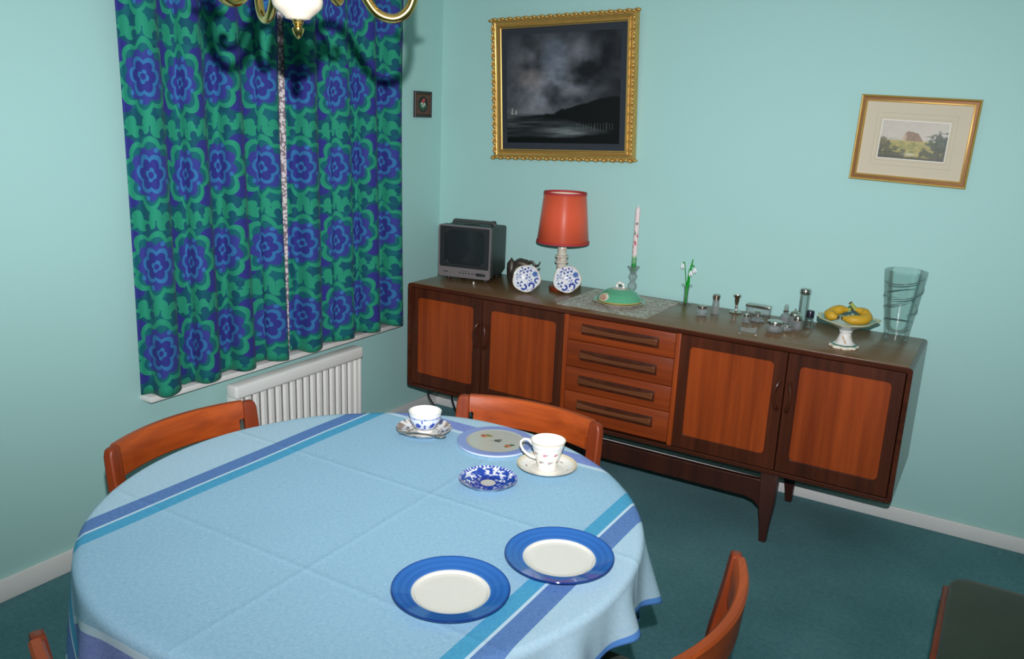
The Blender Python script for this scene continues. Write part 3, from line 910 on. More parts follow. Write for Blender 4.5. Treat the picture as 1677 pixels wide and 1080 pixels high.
def smooth_path(pts, n=6):
    P = [Vector(p) for p in pts]; o = []
    P = [P[0] * 2 - P[1]] + P + [P[-1] * 2 - P[-2]]
    for i in range(1, len(P) - 2):
        for k in range(n):
            t = k / n
            a, b, c, d = P[i - 1], P[i], P[i + 1], P[i + 2]
            o.append(.5 * ((2 * b) + (c - a) * t + (2 * a - 5 * b + 4 * c - d) * t * t + (3 * b - a - 3 * c + d) * t ** 3))
    o.append(P[-2]); return o
def c1(a, r, z, out):
    if not out: return (242, 238, 228)
    if z > .0475: return (240, 240, 238)
    if z > .0435: return (86, 110, 176) if math.sin(a * 60) > -.2 else (226, 230, 240)
    if z < .013: return (232, 226, 216)
    if z < .015: return (150, 166, 206)
    n = fbm(np.array(a * 5.5 + 2), np.array(z * 130.0 + 4), 3)
    k = ((a % (PI / 3)) - PI / 6)
    if (k * .04) ** 2 + (z - .028) ** 2 < .0075 ** 2: return (58, 88, 186)
    return (84, 106, 178) if n > .535 else (226, 234, 246)
C1 = [(.020, 0), (.0215, .004), (.020, .008), (.030, .018), (.038, .032), (.0405, .046), (.0425, .058)]
cup('white teacup with blue flower band, standing on the dark sprigged saucer', 1.294, -1.843, C1, .0022, c1,
    [(.040, 0, .050), (.051, 0, .0525), (.059, 0, .046), (.060, 0, .036), (.054, 0, .026), (.045, 0, .020), (.036, 0, .019)], math.radians(128), TZ + .0053, M['porc'])
def c2(a, r, z, out):
    if not out: return (244, 240, 230)
    if z > .071: return (220, 206, 160)
    if abs(z - .060) < .0007: return (206, 204, 196)
    c = (243, 238, 226)
    for k in range(8):
        for zz, o_, cc in ((.045, 0, (214, 124, 146)), (.024, .4, (170, 150, 150))):
            b = k * PI / 4 + o_
            d = ((a - b + PI) % (2 * PI)) - PI
            x = d * r
            if (x / .0045) ** 2 + ((z - zz) / .003) ** 2 < 1: c = cc
            elif ((x - .0055) / .004) ** 2 + ((z - zz - .002) / .0022) ** 2 < 1: c = (168, 176, 160)
    return c
C2 = [(.0205, 0), (.022, .003), (.0215, .006), (.026, .02), (.0325, .042), (.038, .060), (.0415, .073)]
cup('tall white teacup with pink flower sprigs and loop handle', 1.664, -1.858, C2, .002, c2,
    smooth_path([(.036, 0, .055), (.047, 0, .067), (.060, 0, .066), (.066, 0, .054), (.058, 0, .036), (.045, 0, .026), (.028, 0, .024)], 5)[:9] if False else
    [(.037, 0, .057), (.047, 0, .0665), (.058, 0, .067), (.0655, 0, .060), (.066, 0, .050), (.060, 0, .039), (.050, 0, .031), (.040, 0, .026), (.028, 0, .024)], math.radians(196), TZ + .0053, M['porc'])
# teaspoon on the first saucer, in front of the cup
sp = thing('teaspoon', 'silver teaspoon resting on the dark sprigged saucer before the cup', 'spoon', (1.322, -1.893, TZ + .0198), math.radians(24))
b_ = MB(); vs = []; fs = []
for i in range(9):
    for j in range(16):
        r = i / 8; a = 2 * PI * j / 16
        vs.append((.045 + .017 * r * math.cos(a), .0105 * r * math.sin(a), -.004 * (1 - r * r)))
for i in range(8):
    for j in range(16):
        k = (j + 1) % 16; fs.append((i * 16 + j, i * 16 + k, (i + 1) * 16 + k, (i + 1) * 16 + j))
b_.add(vs, fs); ob = b_.build('bowl', M['silver'], sp, smooth=180)
so = ob.modifiers.new('thickness', 'SOLIDIFY'); so.thickness = .001
MB().tube([(.029, 0, .0), (.01, 0, .002), (-.02, 0, .003), (-.045, 0, .001), (-.058, 0, .0005)], [.0022, .0018, .0022, .0034, .003], 8, flat=.6).build('handle', M['silver'], sp)

# ------------------------------------------------------------------ pictures
def mitre_frame(prof, w, h):
    """prof: list of (inset from outer edge, depth in front of the wall)"""
    mb = MB(); vs = []; fs = []; n = len(prof)
    for sx, sz in ((-1, -1), (1, -1), (1, 1), (-1, 1)):
        for i, d in prof: vs.append((sx * (w / 2 - i), -d, sz * (h / 2 - i)))
    for k in range(4):
        q = (k + 1) % 4
        for i in range(n - 1): fs.append((k * n + i, q * n + i, q * n + i + 1, k * n + i + 1))
    mb.add(vs, fs); return mb
def orient(o, rz, tilt, roll):
    """turned about z, top leaning out from the wall, crooked by roll"""
    o.rotation_euler = (Matrix.Rotation(rz, 3, 'Z') @ Matrix.Rotation(tilt, 3, 'X') @ Matrix.Rotation(roll, 3, 'Y')).to_euler()
def storm(u, v):
    n = fbm(u * 4.2 + 3, v * 4.6 + 11, 5); n2 = fbm(u * 2.2 + 30, v * 2.0 + 8, 4)
    lig = np.clip((n - .30) * 1.9, 0, 1) * np.clip(.35 + 1.1 * np.exp(-((u - .45) / .34) ** 2 - ((v - .52) / .34) ** 2), 0, 1)
    c = np.array((26, 28, 31.)) + lig[..., None] * np.array((128, 130, 134.))
    c = paint(c, np.clip((n2 - .5) * 3, 0, .5) * np.exp(-((u - .42) / .14) ** 2 - ((v - .74) / .2) ** 2), (84, 104, 128))
    c = paint(c, np.clip((n - .4) * 2, 0, .45) * np.exp(-((u - .22) / .12) ** 2 - ((v - .62) / .12) ** 2), (140, 120, 108))
    # calm water below the horizon
    hz = .275
    w = np.clip((hz - v) * 60, 0, 1)
    rip = fbm(u * 5, v * 46, 4)
    wc = np.array((24, 28, 30.)) + (np.clip(rip - .28, 0, 1) * np.clip(1.05 - u * .75, .1, 1) * np.clip(v / hz + .25, 0, 1))[..., None] * np.array((120, 128, 122.))
    gl = np.exp(-((u - .56) / .19) ** 2 - ((v - .10) / .055) ** 2)
    wc = wc + (gl * (.35 + .65 * rip))[..., None] * np.array((110, 116, 108.))
    c = c * (1 - w[..., None]) + wc * w[..., None]
    c = paint(c, np.exp(-((v - hz - .02) / .03) ** 2) * np.clip(.75 - u, 0, 1) * .6, (128, 132, 132))
    # dark low shore rising to wooded hills on the right
    top = .255 + .018 * fbm(u * 30, u * 0, 3) + .15 * np.clip((u - .42) / .5, 0, 1) ** .8 + .03 * fbm(u * 14 + 5, u * 0 + 2, 3) * (u > .35)
    bot = .245 - .14 * np.clip((u - .55) / .45, 0, 1) - .03 * np.clip((u - .22) / .2, 0, 1)
    land = np.clip((top - v) * 90, 0, 1) * np.clip((v - bot) * 90, 0, 1) * np.clip((u - .21) * 30, 0, 1)
    c = paint(c, land, (15, 16, 15))
    fg = np.clip((.05 + .05 * np.clip((u - .55) / .4, 0, 1) + .02 * fbm(u * 18, u * 0 + 7, 3) - v) * 70, 0, 1)
    c = paint(c, fg, (13, 14, 13))
    # two small sails far out on the water
    for px, hh in ((.05, .07), (.085, .045)):
        c = paint(c, (np.abs(u - px) < .010 * np.clip((hz + hh - v) / hh, 0, 1)) * (v > hz - .01) * .8, (168, 166, 156))
    # posts at the water's edge
    for k in range(13):
        px = .64 + .025 * k
        c = paint(c, (np.abs(u - px) < .0035) * (v > .10 + .002 * k) * (v < .185 + .004 * math.sin(k * 2.0)) * .55, (96, 98, 92))
    return c
p1 = thing('framed_painting', 'large dark stormy seascape in an ornate gold frame above the sideboard', 'picture', (.679, -.012, 1.653))
orient(p1, 0, math.radians(1.6), math.radians(-2.3))
PW, PH = .725, .634
mitre_frame([(.0, .0), (.0, .016), (.004, .024), (.018, .028), (.024, .022), (.03, .02), (.036, .026), (.041, .027), (.044, .018), (.048, .016)], PW, PH).build('frame', M['gold'], p1, smooth=30)
orn = MB(); rr = random.Random(2)
def scroll(x, z, a):
    R_ = Matrix.Rotation(-a, 3, 'Y')
    for px, pz, rx, rz_ in ((-.006, .0, .008, .0065), (.006, .003, .0065, .008), (.0, -.005, .009, .004), (.002, .008, .004, .004)):
        vs, fs = [], []
        for i in range(5):
            ph = PI / 2 * i / 4
            for j in range(8):
                q = 2 * PI * j / 8
                v = R_ @ Vector((1.9 * (px + rx * math.cos(ph) * math.cos(q)), 0, 1.0 * (pz + rz_ * math.cos(ph) * math.sin(q))))
                vs.append((x + v.x, -.022 - .012 * math.sin(ph), z + v.z))
        for i in range(4):
            for j in range(8):
                k = (j + 1) % 8; fs.append((i * 8 + j, i * 8 + k, (i + 1) * 8 + k, (i + 1) * 8 + j))
        orn.add(vs, fs)
for i in range(18):
    x = -PW / 2 + .008 + (PW - .016) * i / 17
    scroll(x, PH / 2 - .009, 0); scroll(x, -PH / 2 + .009, PI)
for i in range(1, 16):
    z = -PH / 2 + .008 + (PH - .016) * i / 16
    scroll(-PW / 2 + .009, z, -PI / 2); scroll(PW / 2 - .009, z, PI / 2)
orn.build('frame_ornament', M['gold'], p1, smooth=60)
MB().prism(rrect(PW - .09, PH - .09, .0005, 1), -.013, -.008).build('mount', M['mount_dark'], p1, smooth=0)
print_panel('painting', PW - .15, PH - .155, 170, 150, storm, M['oil'], p1, -.0145)
MB().box((0, -.004, 0), (PW - .01, .006, PH - .01)).build('backing', M['black'], p1)

def water(u, v):
    c = np.ones(u.shape + (3,)) * np.array((206, 196, 180.)) - (v[..., None] * 14)
    c = c + (fbm(u * 6, v * 6)[..., None] - .5) * 16
    f = np.clip((.50 - .04 * np.abs(u - .5) - v + .03 * fbm(u * 9, v * 2)) * 40, 0, 1)
    c = paint(c, f, (176, 160, 96))
    c = paint(c, f * np.clip((fbm(u * 12, v * 16) - .42) * 3, 0, .8), (128, 132, 74))
    far = np.exp(-((v - .52) / .03) ** 2) * .45; c = paint(c, far * (fbm(u * 20, v * 3) > .45), (150, 152, 132))
    # barn: pale gable, long brown roof
    roof = (u > .36) * (u < .64) * (v > .49) * (v < .74 - .30 * np.clip(u - .42, 0, 1)) * (v < .74 - 2.2 * np.clip(u - .54, 0, 1)) * (v < .74 - 2.0 * np.clip(.40 - u, 0, 1))
    c = paint(c, roof * 1.0, (152, 126, 100)); c = paint(c, roof * (fbm(u * 60, v * 20) > .5) * .5, (118, 96, 78))
    gab = (u > .32) * (u < .39) * (v > .47) * (v < .68 - 3.0 * np.abs(u - .37))
    c = paint(c, gab * .8, (196, 172, 140))
    n = fbm(u * 16 + 4, v * 16, 5)
    tree = np.clip((.20 - np.hypot((u - .95) * .8, (v - .46) * .62) + (n - .5) * .30) * 18, 0, 1)
    c = paint(c, tree * .9, (62, 74, 62)); c = paint(c, tree * (n > .55) * .6, (104, 112, 84))
    bl = np.clip((.20 - np.hypot((u - .01) * 1.2, (v - .44)) + (n - .5) * .26) * 16, 0, 1); c = paint(c, bl * .85, (104, 98, 72))
    bush = np.clip((.10 + .16 * np.abs(u - .52) + (n - .5) * .40 - np.abs(v - .15) * .75) * 9, 0, 1) * (np.abs(u - .52) > .10)
    c = paint(c, bush * .85, (58, 62, 52)); c = paint(c, bush * (n > .54) * .5, (112, 112, 74))
    c = paint(c, np.clip((.09 + .05 * (n - .5) - v) * 30, 0, 1) * .85, (74, 72, 62))
    c = paint(c, np.exp(-((u - .47) / .09) ** 2 - ((v - .13) / .025) ** 2) * .9, (214, 210, 198))
    return c
p2 = thing('framed_picture', 'small barn landscape watercolour with cream mount and gold frame, hanging crooked', 'picture', (2.149, -.010, 1.500))
orient(p2, 0, math.radians(1.5), math.radians(1.5))
W2, H2 = .402, .313
mitre_frame([(0, 0), (0, .014), (.003, .018), (.006, .017), (.009, .012), (.014, .010), (.018, .012), (.0215, .013), (.024, .007)], W2, H2).build('frame', M['gold'], p2, smooth=25)
MB().prism(rrect(W2 - .044, H2 - .044, .0005, 1), -.007, -.003).build('mount', M['mount'], p2, smooth=0)
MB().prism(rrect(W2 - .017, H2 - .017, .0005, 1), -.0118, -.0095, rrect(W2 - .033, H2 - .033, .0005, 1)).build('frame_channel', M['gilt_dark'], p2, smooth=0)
M['rule'] = plain('mount_ruling', rgb(176, 164, 138), .8, .05)
M['rule_w'] = plain('mount_bevel', rgb(236, 232, 220), .8, .02)
ln = MB()
for w, h in ((.272, .190), (.244, .156)):
    ln.prism(rrect(w, h, .0006, 1), -.0074, -.0068, rrect(w - .0018, h - .0018, .0005, 1))
ln.build('ruled_lines', M['rule'], p2, smooth=0)
MB().prism(rrect(.231, .141, .0006, 1), -.0078, -.0068, rrect(.226, .136, .0005, 1)).build('mount_edge', M['rule_w'], p2, smooth=0)
print_panel('watercolour', .226, .136, 120, 80, water, M['print'], p2, -.0076)
MB().box((0, -.0015, 0), (W2 - .006, .003, H2 - .006)).build('backing', M['black'], p2)

def posy(u, v):
    c = np.ones(u.shape + (3,)) * np.array((96, 62, 46.))
    ov = ((u - .5) / .36) ** 2 + ((v - .5) / .40) ** 2
    c = paint(c, (ov < 1) * 1.0, (34, 26, 22))
    n = fbm(u * 10 + 3, v * 10)
    c = paint(c, (ov < .6) * (v < .56) * (n > .42), (52, 104, 66))
    for px, py, r, cc in ((.50, .66, .10, (196, 44, 52)), (.56, .72, .07, (226, 90, 84)), (.40, .55, .07, (214, 214, 200)), (.60, .50, .08, (190, 206, 196)), (.47, .42, .06, (214, 220, 210)), (.55, .34, .05, (120, 170, 120))):
        c = paint(c, ((u - px) ** 2 + (v - py) ** 2 < r * r) * .9, cc)
    return c
p3 = thing('miniature_picture', 'tiny dark framed flower picture beside the right curtain', 'picture', (.0015, -.161, 1.560))
orient(p3, PI / 2, 0, 0)
W3, H3 = .134, .121
mitre_frame([(0, 0), (0, .008), (.003, .011), (.010, .010), (.013, .007), (.015, .006)], W3, H3).build('frame', plain('dark_frame', rgb(46, 34, 30), .4, .1), p3, smooth=25)
print_panel('flower_print', W3 - .028, H3 - .028, 50, 46, posy, M['print'], p3, -.0062)
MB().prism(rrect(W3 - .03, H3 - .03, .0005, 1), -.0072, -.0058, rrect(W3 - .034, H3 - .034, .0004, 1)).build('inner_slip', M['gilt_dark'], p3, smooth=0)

# ------------------------------------------------------------------ television
tv = thing('television', 'small portable charcoal television on the left end of the sideboard', 'television', (.345, -.278, ST), math.radians(10.5))
TW, TH, TD = .262, .243, .235
z0 = .012
cs = MB()
vs = []; fs = []
o0 = rrect(TW, TH, .012, 4, 0, z0 + TH / 2); n = len(o0)
for y, s in ((.012, 1.0), (.05, 1.0), (.058, .965), (TD * .75, .965), (TD, .90)):
    vs += [(x * s, y, (z - (z0 + TH / 2)) * s + z0 + TH / 2) for x, z in o0]
for k in range(4):
    for i in range(n):
        j = (i + 1) % n; fs.append((k * n + i, k * n + j, (k + 1) * n + j, (k + 1) * n + i))
fs.append(tuple(range(4 * n, 5 * n))); fs.append(tuple(range(n))[::-1])
cs.add(vs, fs)
cs.build('casing', M['tvcase'], tv, smooth=35)
bz = MB()
zc = z0 + TH / 2
bz.prism(rrect(TW + .002, TH + .002, .011, 4, 0, zc), -.002, .014, rrect(TW - .012, TH - .052, .006, 4, 0, zc + .020))
bz.build('bezel', M['tvgrey'], tv, smooth=35, bev=.0015)
b2 = MB()
b2.prism(rrect(TW - .013, TH - .053, .006, 6, 0, zc + .020), .001, .012, rrect(TW - .062, TH - .085, .02, 6, 0, zc + .020))
b2.build('screen_surround', M['black'], tv, smooth=35)
sc_ = MB(); vs = []; fs = []
sw, sh = TW - .060, TH - .083
for j in range(13):
    for i in range(17):
        u, v = -1 + i / 8, -1 + j / 6
        vs.append((u * sw / 2, .014 - .010 * (1 - .5 * u * u - .5 * v * v), zc + .020 + v * sh / 2))
fs = [(j * 17 + i, j * 17 + i + 1, (j + 1) * 17 + i + 1, (j + 1) * 17 + i) for j in range(12) for i in range(16)]
sc_.add(vs, fs).build('screen', M['screen'], tv, smooth=180)
for k in range(6):
    MB().box((-.018 + .016 * k, -.003, z0 + .022), (.007, .004, .005), .001).build('button', M['black'], tv)
for k in range(3):
    MB().box((-.006 + .016 * k, -.0025, z0 + .031), (.009, .002, .003), .0005).build('button', M['silver'], tv)
MB().box((.088, -.0025, z0 + .021), (.046, .003, .014), .001).build('display_window', M['black'], tv)
MB().box((-.098, -.0024, z0 + .023), (.010, .001, .004)).build('badge', M['silver'], tv)
MB().box((-.086, -.0024, z0 + .023), (.012, .001, .004)).build('badge', M['black'], tv)
MB().tube(smooth_path([(-.105, .11, z0 + TH - .006), (-.100, .11, z0 + TH + .006), (-.08, .11, z0 + TH + .009), (.08, .11, z0 + TH + .009), (.100, .11, z0 + TH + .006), (.105, .11, z0 + TH - .006)], 4), .009, 10, flat=.6).build('carry_handle', M['tvcase'], tv)
g_ = MB()
for k in range(9): g_.box((-.03 + .008 * k, .085, z0 + TH - .003), (.004, .03, .003))
g_.build('vent_slots', M['black'], tv)
MB().lathe([(.013, 0), (.013, .012), (.009, .02), (0, .02)], 16, (.085, .15, z0 + TH - .006)).build('aerial_socket', M['black'], tv)
for x, y in ((-.095, .04), (.095, .04), (-.09, .19), (.09, .19)):
    MB().lathe([(.013, 0), (.013, .016)], 14, (x, y, 0)).build('foot', M['black'], tv)
bd = MB(); bd.lathe([(0, 0), (.0035, .001), (.0045, .004), (.003, .008), (.004, .010), (.0025, .013), (0, .014)], 14)
tag(bd.build('bead', M['porc'], None, loc=(.437, -.33, ST)), 'tiny white bead standing before the television', 'bead')

# ------------------------------------------------------------------ lamp
def mat_marble():
    m, nt, b = new_mat('onyx_marble')
    co = texco(nt, 'Object', (1, 1, .5))
    n = noise(nt, co, 26, 5, .6, 1.5)
    L(nt, ramp(nt, n, [(.36, rgb(206, 196, 176)), (.55, rgb(214, 206, 188)), (.60, rgb(178, 106, 82)), (.68, rgb(200, 186, 160))]), b.inputs['Base Color'])
    b.inputs['Roughness'].default_value = .2; return m
M['marble'] = mat_marble()
lp = thing('table_lamp', 'table lamp with coral red shade and mottled onyx stem', 'lamp', (.792, -.150, ST))
MB().lathe([(.05, 0), (.052, .004), (.052, .014), (.044, .019), (.02, .021)], 40).build('base', wood('lamp_base_wood', rgb(104, 36, 16), rgb(150, 62, 30), 'x', .4), lp)
MB().lathe([(.02, .02), (.025, .028), (.022, .036), (.013, .05), (.0135, .066), (.019, .092), (.0225, .112), (.0215, .120), (.030, .1245), (.031, .129), (.029, .133), (.0215, .136), (.021, .146), (.029, .149), (.031, .153), (.029, .157), (.021, .161), (.0195, .178), (.021, .190), (.017, .2), (.0165, .222)], 28).build('stem', M['marble'], lp)
MB().tube([(0, 0, .22), (0, 0, .33)], .012, 12).build('lamp_holder', M['porc'], lp)
sh = MB()
zb, zt_, rb, rt = .217, .440, .1175, .094
sh.lathe([(rb, zb), (rt, zt_)], 72, caps=False)
so = sh.build('shade', M['shade'], lp, smooth=180)
md = so.modifiers.new('thickness', 'SOLIDIFY'); md.thickness = .0015; md.offset = -1
MB().lathe([(rb - .0035, zb + .002), (rt - .0035, zt_ - .002)], 72, caps=False).build('lining', M['shade_in'], so, smooth=180)
for r, z in ((rb, zb + .004), (rt, zt_ - .003)):
    MB().lathe([(r - .0045, z - .005), (r + .0022, z - .005), (r + .0022, z + .005), (r - .0045, z + .005), (r - .0045, z - .005)], 72, caps=False).build('braid', M['shade_trim'], so, smooth=40)
fr = MB()
for k in range(3):
    a = 2 * PI * k / 3 + .5
    fr.tube([(0, 0, .33), (rt * math.cos(a), rt * math.sin(a), zt_ - .012)], .0014, 6)
fr.build('shade_carrier', M['brass'], so)

# ------------------------------------------------------------------ dark ornament
orn_t = thing('ornament', 'dark lumpy metal ornament with two hooked prongs behind the left scalloped dish', 'ornament', (.560, -.115, ST), math.radians(20))
bb = MB()
def lump(c, R, seed, amp=.18, seg=18):
    rr = random.Random(seed); vs, fs = [], []
    for i in range(seg // 2 + 1):
        ph = -PI / 2 + PI * i / (seg // 2)
        for j in range(seg):
            a = 2 * PI * j / seg
            k = 1 + amp * (math.sin(3 * a + seed) * math.cos(2 * ph) * .5 + math.sin(5 * ph + 2 * a + seed) * .5)
            vs.append((c[0] + R[0] * k * math.cos(ph) * math.cos(a), c[1] + R[1] * k * math.cos(ph) * math.sin(a), c[2] + R[2] * k * math.sin(ph)))
    for i in range(seg // 2):
        for j in range(seg):
            q = (j + 1) % seg; fs.append((i * seg + j, i * seg + q, (i + 1) * seg + q, (i + 1) * seg + j))
    bb.add(vs, fs)
lump((-.01, 0, .045), (.05, .032, .042), 1); lump((.005, 0, .082), (.04, .026, .026), 3); lump((-.045, 0, .055), (.022, .024, .05), 5)
bb.build('body', M['pewter'], orn_t, smooth=70)
for z, e in ((.094, .004), (.072, -.004)):
    MB().tube(smooth_path([(.03, -.005, z), (.055, -.008, z + .004), (.07, -.010, z - .010), (.084, -.012, z - .008), (.093, -.012, z + .004 + e)], 5), [.0075 - .00025 * i for i in range(21)], 8).build('prong', M['pewter'], orn_t)
MB().lathe([(.04, 0), (.042, .004), (.036, .012), (.0, .014)], 24, (-.012, 0, 0)).build('base', M['pewter'], orn_t)

# ------------------------------------------------------------------ scalloped dishes on little stands
def shell_dish(label, x, y, rz, label_s):
    def shape(a): 
        # lobed, slightly asymmetric outline
        return .0605 * (1 + .028 * math.cos(5 * a + .6) + .03 * math.cos(2 * a - .9) + .012 * math.cos(3 * a))
    NR, NA = 40, 120
    vs, fs, cs = [], [], []
    flowers = [(-.018, .036, .012, (52, 74, 150), 4), (.008, .038, .011, (50, 74, 158), 3), (.036, .022, .014, (84, 122, 184), 0), (.046, -.006, .010, (40, 66, 150), 2), (-.028, -.024, .011, (44, 78, 140), 3),
               (-.010, -.038, .012, (38, 58, 150), 2), (.024, -.030, .012, (34, 54, 146), 2), (.004, .008, .010, (70, 92, 160), 3), (-.036, .010, .010, (110, 128, 180), 4), (.030, -.046, .007, (60, 84, 160), 3), (.018, -.010, .009, (90, 112, 176), 4)]
    flowers = [(a, b, q * (1.0 if k == 0 else 1.25), c, k) for a, b, q, c, k in flowers]
    for px_, pz_ in ((-.030, .026), (.020, .048), (.046, .014), (.036, -.024), (-.042, -.006), (-.020, .004), (.016, .020), (.006, -.022), (-.036, -.034), (.008, -.050)):
        flowers.append((px_, pz_, .0055, (96, 116, 176), 3))
    for i in range(NR + 1):
        t = i / NR
        for j in range(NA):
            a = 2 * PI * j / NA; R = shape(a) * t
            px, pz = R * math.cos(a), R * math.sin(a)
            vs.append((px, -.012 * t ** 2.2 - (.002 * t ** 4), pz))
            c = np.array((226, 226, 226.))
            if t > .96: c = np.array((204, 190, 164.))
            for fx, fz, q, cc, kd in flowers:
                d = math.hypot(px - fx, pz - fz); b = math.atan2(pz - fz, px - fx)
                if kd == 0:
                    if d < q * (.85 + .15 * math.cos(8 * b)): c = np.array(cc, float) * (.75 if int(d * 900) % 3 == 0 else 1.0)
                elif kd == 2:
                    if abs(d - q * .7) < q * .28 and math.cos(b - fx * 60) > -.55: c = np.array(cc, float)
                else:
                    if d < q and math.cos(kd * b + fx * 90) > .25: c = np.array(cc, float)
            cs.append(srgb2lin(c))
    for i in range(NR):
        for j in range(NA):
            k = (j + 1) % NA; fs.append((i * NA + j, i * NA + k, (i + 1) * NA + k, (i + 1) * NA + j))
    mb = MB(); mb.add(vs, fs, cs)
    o = mb.build('scalloped_dish', M['porcprint'], None, smooth=180)
    s = o.modifiers.new('thickness', 'SOLIDIFY'); s.thickness = .003; s.offset = 1
    o.location = (x, y, ST + .0625)
    o.rotation_euler = (Matrix.Rotation(rz, 3, 'Z') @ Matrix.Rotation(math.radians(-14), 3, 'X')).to_euler()
    tag(o, label, 'dish', 'scalloped blue flowered dishes')
    st = MB()
    R_ = Matrix.Rotation(rz, 4, 'Z')
    for sx in (-1, 1):
        st.tube([(sx * .018, -.030, .012), (sx * .018, -.026, .0035), (sx * .018, .020, .0035), (sx * .018, .010, .05)], .0028, 8)
    st.tube([(-.018, .019, .0035), (.018, .019, .0035)], .0028, 8)
    st.xf(R_)
    tag(st.build('plate_stand', M['glass'], None, loc=(x, y, ST)), label_s, 'stand', 'clear plate stands')
shell_dish('scalloped blue flowered dish propped up nearest the television', .708, -.315, math.radians(24), 'clear little stand holding the scalloped dish nearest the television')
shell_dish('scalloped blue flowered dish propped up in front of the coral lamp', .853, -.205, math.radians(26), 'clear little stand holding the scalloped dish before the lamp')

# ------------------------------------------------------------------ lace mat and butter dish
def mat_lace():
    m, nt, b = new_mat('grey_lace')
    co = texco(nt)
    v = nt.nodes.new('ShaderNodeTexVoronoi'); v.inputs['Scale'].default_value = 90; L(nt, co, v.inputs['Vector'])
    n = noise(nt, co, 28, 4)
    k = (V(nt, v.outputs['Distance']) * .8 + n * .8)
    L(nt, ramp(nt, k, [(.42, rgb(222, 216, 202)), (.66, rgb(200, 194, 180)), (.95, rgb(160, 152, 136))]), b.inputs['Base Color'])
    b.inputs['Roughness'].default_value = .95
    bump(nt, b, k, .5, .002); return m
lc = MB(); vs = []; fs = []
w, d = .402, .385; pts = []
def edge(n, ax, ay, bx, by):
    for i in range(n):
        t = i / n; e = .0035 * abs(math.sin(PI * t * 18)); l = math.hypot(bx - ax, by - ay)
        pts.append((ax + (bx - ax) * t + (by - ay) / l * e, ay + (by - ay) * t - (bx - ax) / l * e))
edge(72, -w / 2, -d / 2, w / 2, -d / 2); edge(72, w / 2, -d / 2, w / 2, d / 2); edge(72, w / 2, d / 2, -w / 2, d / 2); edge(72, -w / 2, d / 2, -w / 2, -d / 2)
n = len(pts)
vs = [(x, y, 0) for x, y in pts] + [(x, y, .0012) for x, y in pts]
fs = [tuple(range(n))[::-1], tuple(range(n, 2 * n))] + [(i, (i + 1) % n, (i + 1) % n + n, i + n) for i in range(n)]
lc.add(vs, fs)
tag(lc.build('lace_mat', mat_lace(), None, smooth=0, loc=(1.122, -.232, ST)), 'grey lace mat with scalloped edge under the green butter dish', 'mat')
BZ = ST + .0013
bt = thing('butter_dish', 'green domed butter dish with gilt rim on the lace mat', 'dish', (1.135, -.262, BZ), math.radians(-4))
def oct_(a, k=.035): return 1 + k * math.cos(8 * a)
def basecol(a, r, z, i):
    if r > .098: return (176, 160, 92)
    if r > .085: return (120, 176, 146)
    return (226, 220, 212)
pb = lprof([(0, 0), (.06, .0), (.066, .004), (.098, .016), (.1005, .018), (.098, .0195), (.07, .010), (0, .009)], 4)
mb = MB(); mb.lathe(pb, 96, caps=False, wob=lambda a, i, r, z: (r * (oct_(a) if r > .08 else 1), z), colf=lambda a, r, z, i: tuple(srgb2lin(basecol(a, r, z, i) if i > 14 else (224, 214, 214))))
mb.build('base_plate', M['porcprint'], bt, smooth=60)
def domecol(a, r, z, i):
    if z < .0225: return (188, 160, 84)
    if r < .030: return (196, 190, 176)
    if r < .034: return (190, 172, 120)
    d = ((a + 2.02 + PI) % (2 * PI)) - PI
    e = (d / .36) ** 2 + ((z - .038) / .014) ** 2
    if e < .68:
        n = fbm(np.array(a * 30), np.array(z * 500.0), 3)
        return (176, 84, 60) if n > .5 else (206, 150, 90) if n > .4 else (232, 220, 196)
    if e < 1: return (234, 226, 206)
    return (92, 168, 128)
pd = lprof([(.083, .0175), (.085, .019), (.082, .0235), (.078, .036), (.066, .050), (.05, .060), (.032, .067), (.014, .071), (0, .0715)], 8)
mb = MB(); mb.lathe(pd, 128, caps=False, colf=lambda a, r, z, i: tuple(srgb2lin(domecol(a, r, z, i))))
ld = mb.build('lid', M['porcprint'], bt, smooth=60)
bt.scale = (1.12, 1.12, 1.04)
MB().tube(smooth_path([(-.014, 0, .068), (-.012, 0, .083), (-.002, 0, .090), (.010, 0, .086), (.014, 0, .077), (.013, 0, .068)], 5), [.005 + .0015 * math.sin(i * .9) for i in range(26)], 10).build('knob', M['porc'], ld)

# ------------------------------------------------------------------ crystal candlestick and candle
cs_ = thing('candlestick', 'cut crystal candlestick behind the green butter dish', 'candlestick', (1.112, -.075, ST + .0013))
MB().lathe([(.036, 0), (.038, .004), (.022, .012), (.012, .022), (.014, .030), (.0215, .045), (.0215, .052), (.013, .067), (.011, .072), (.013, .077), (.0195, .088), (.0205, .096), (.015, .103)], 10).build('stem', M['cut'], cs_, smooth=20)
MB().lathe([(.0135, .103), (.0145, .112), (.020, .124), (.0285, .136), (.0265, .136), (.019, .127), (.0130, .118), (.0118, .109), (0.0, .107)], 20, caps=False).build('drip_cup', M['cut'], cs_, smooth=40)
def candcol(a, r, z, i):
    rr_ = random.Random(4); z = z * .775
    if z < .05: return (40, 140, 62) if z < .03 or math.sin(a * 7 + z * 300) > -.2 else (150, 200, 150)
    if z < .062: return (96, 176, 110) if math.sin(a * 9) > 0 else (230, 214, 208)
    c = (232, 214, 210)
    for k in range(24):
        za, aa = .066 + .11 * rr_.random(), rr_.uniform(0, 2 * PI); cc = (190, 34, 52) if rr_.random() < .65 else (40, 96, 54)
        d = ((a - aa + PI) % (2 * PI)) - PI
        if (d * r / .0042) ** 2 + ((z - za) / .0052) ** 2 < 1: c = cc
    return c
pc = lprof([(0, 0), (.0108, 0), (.0108, .270), (.0095, .280), (.0035, .289), (0, .2895)], 30)
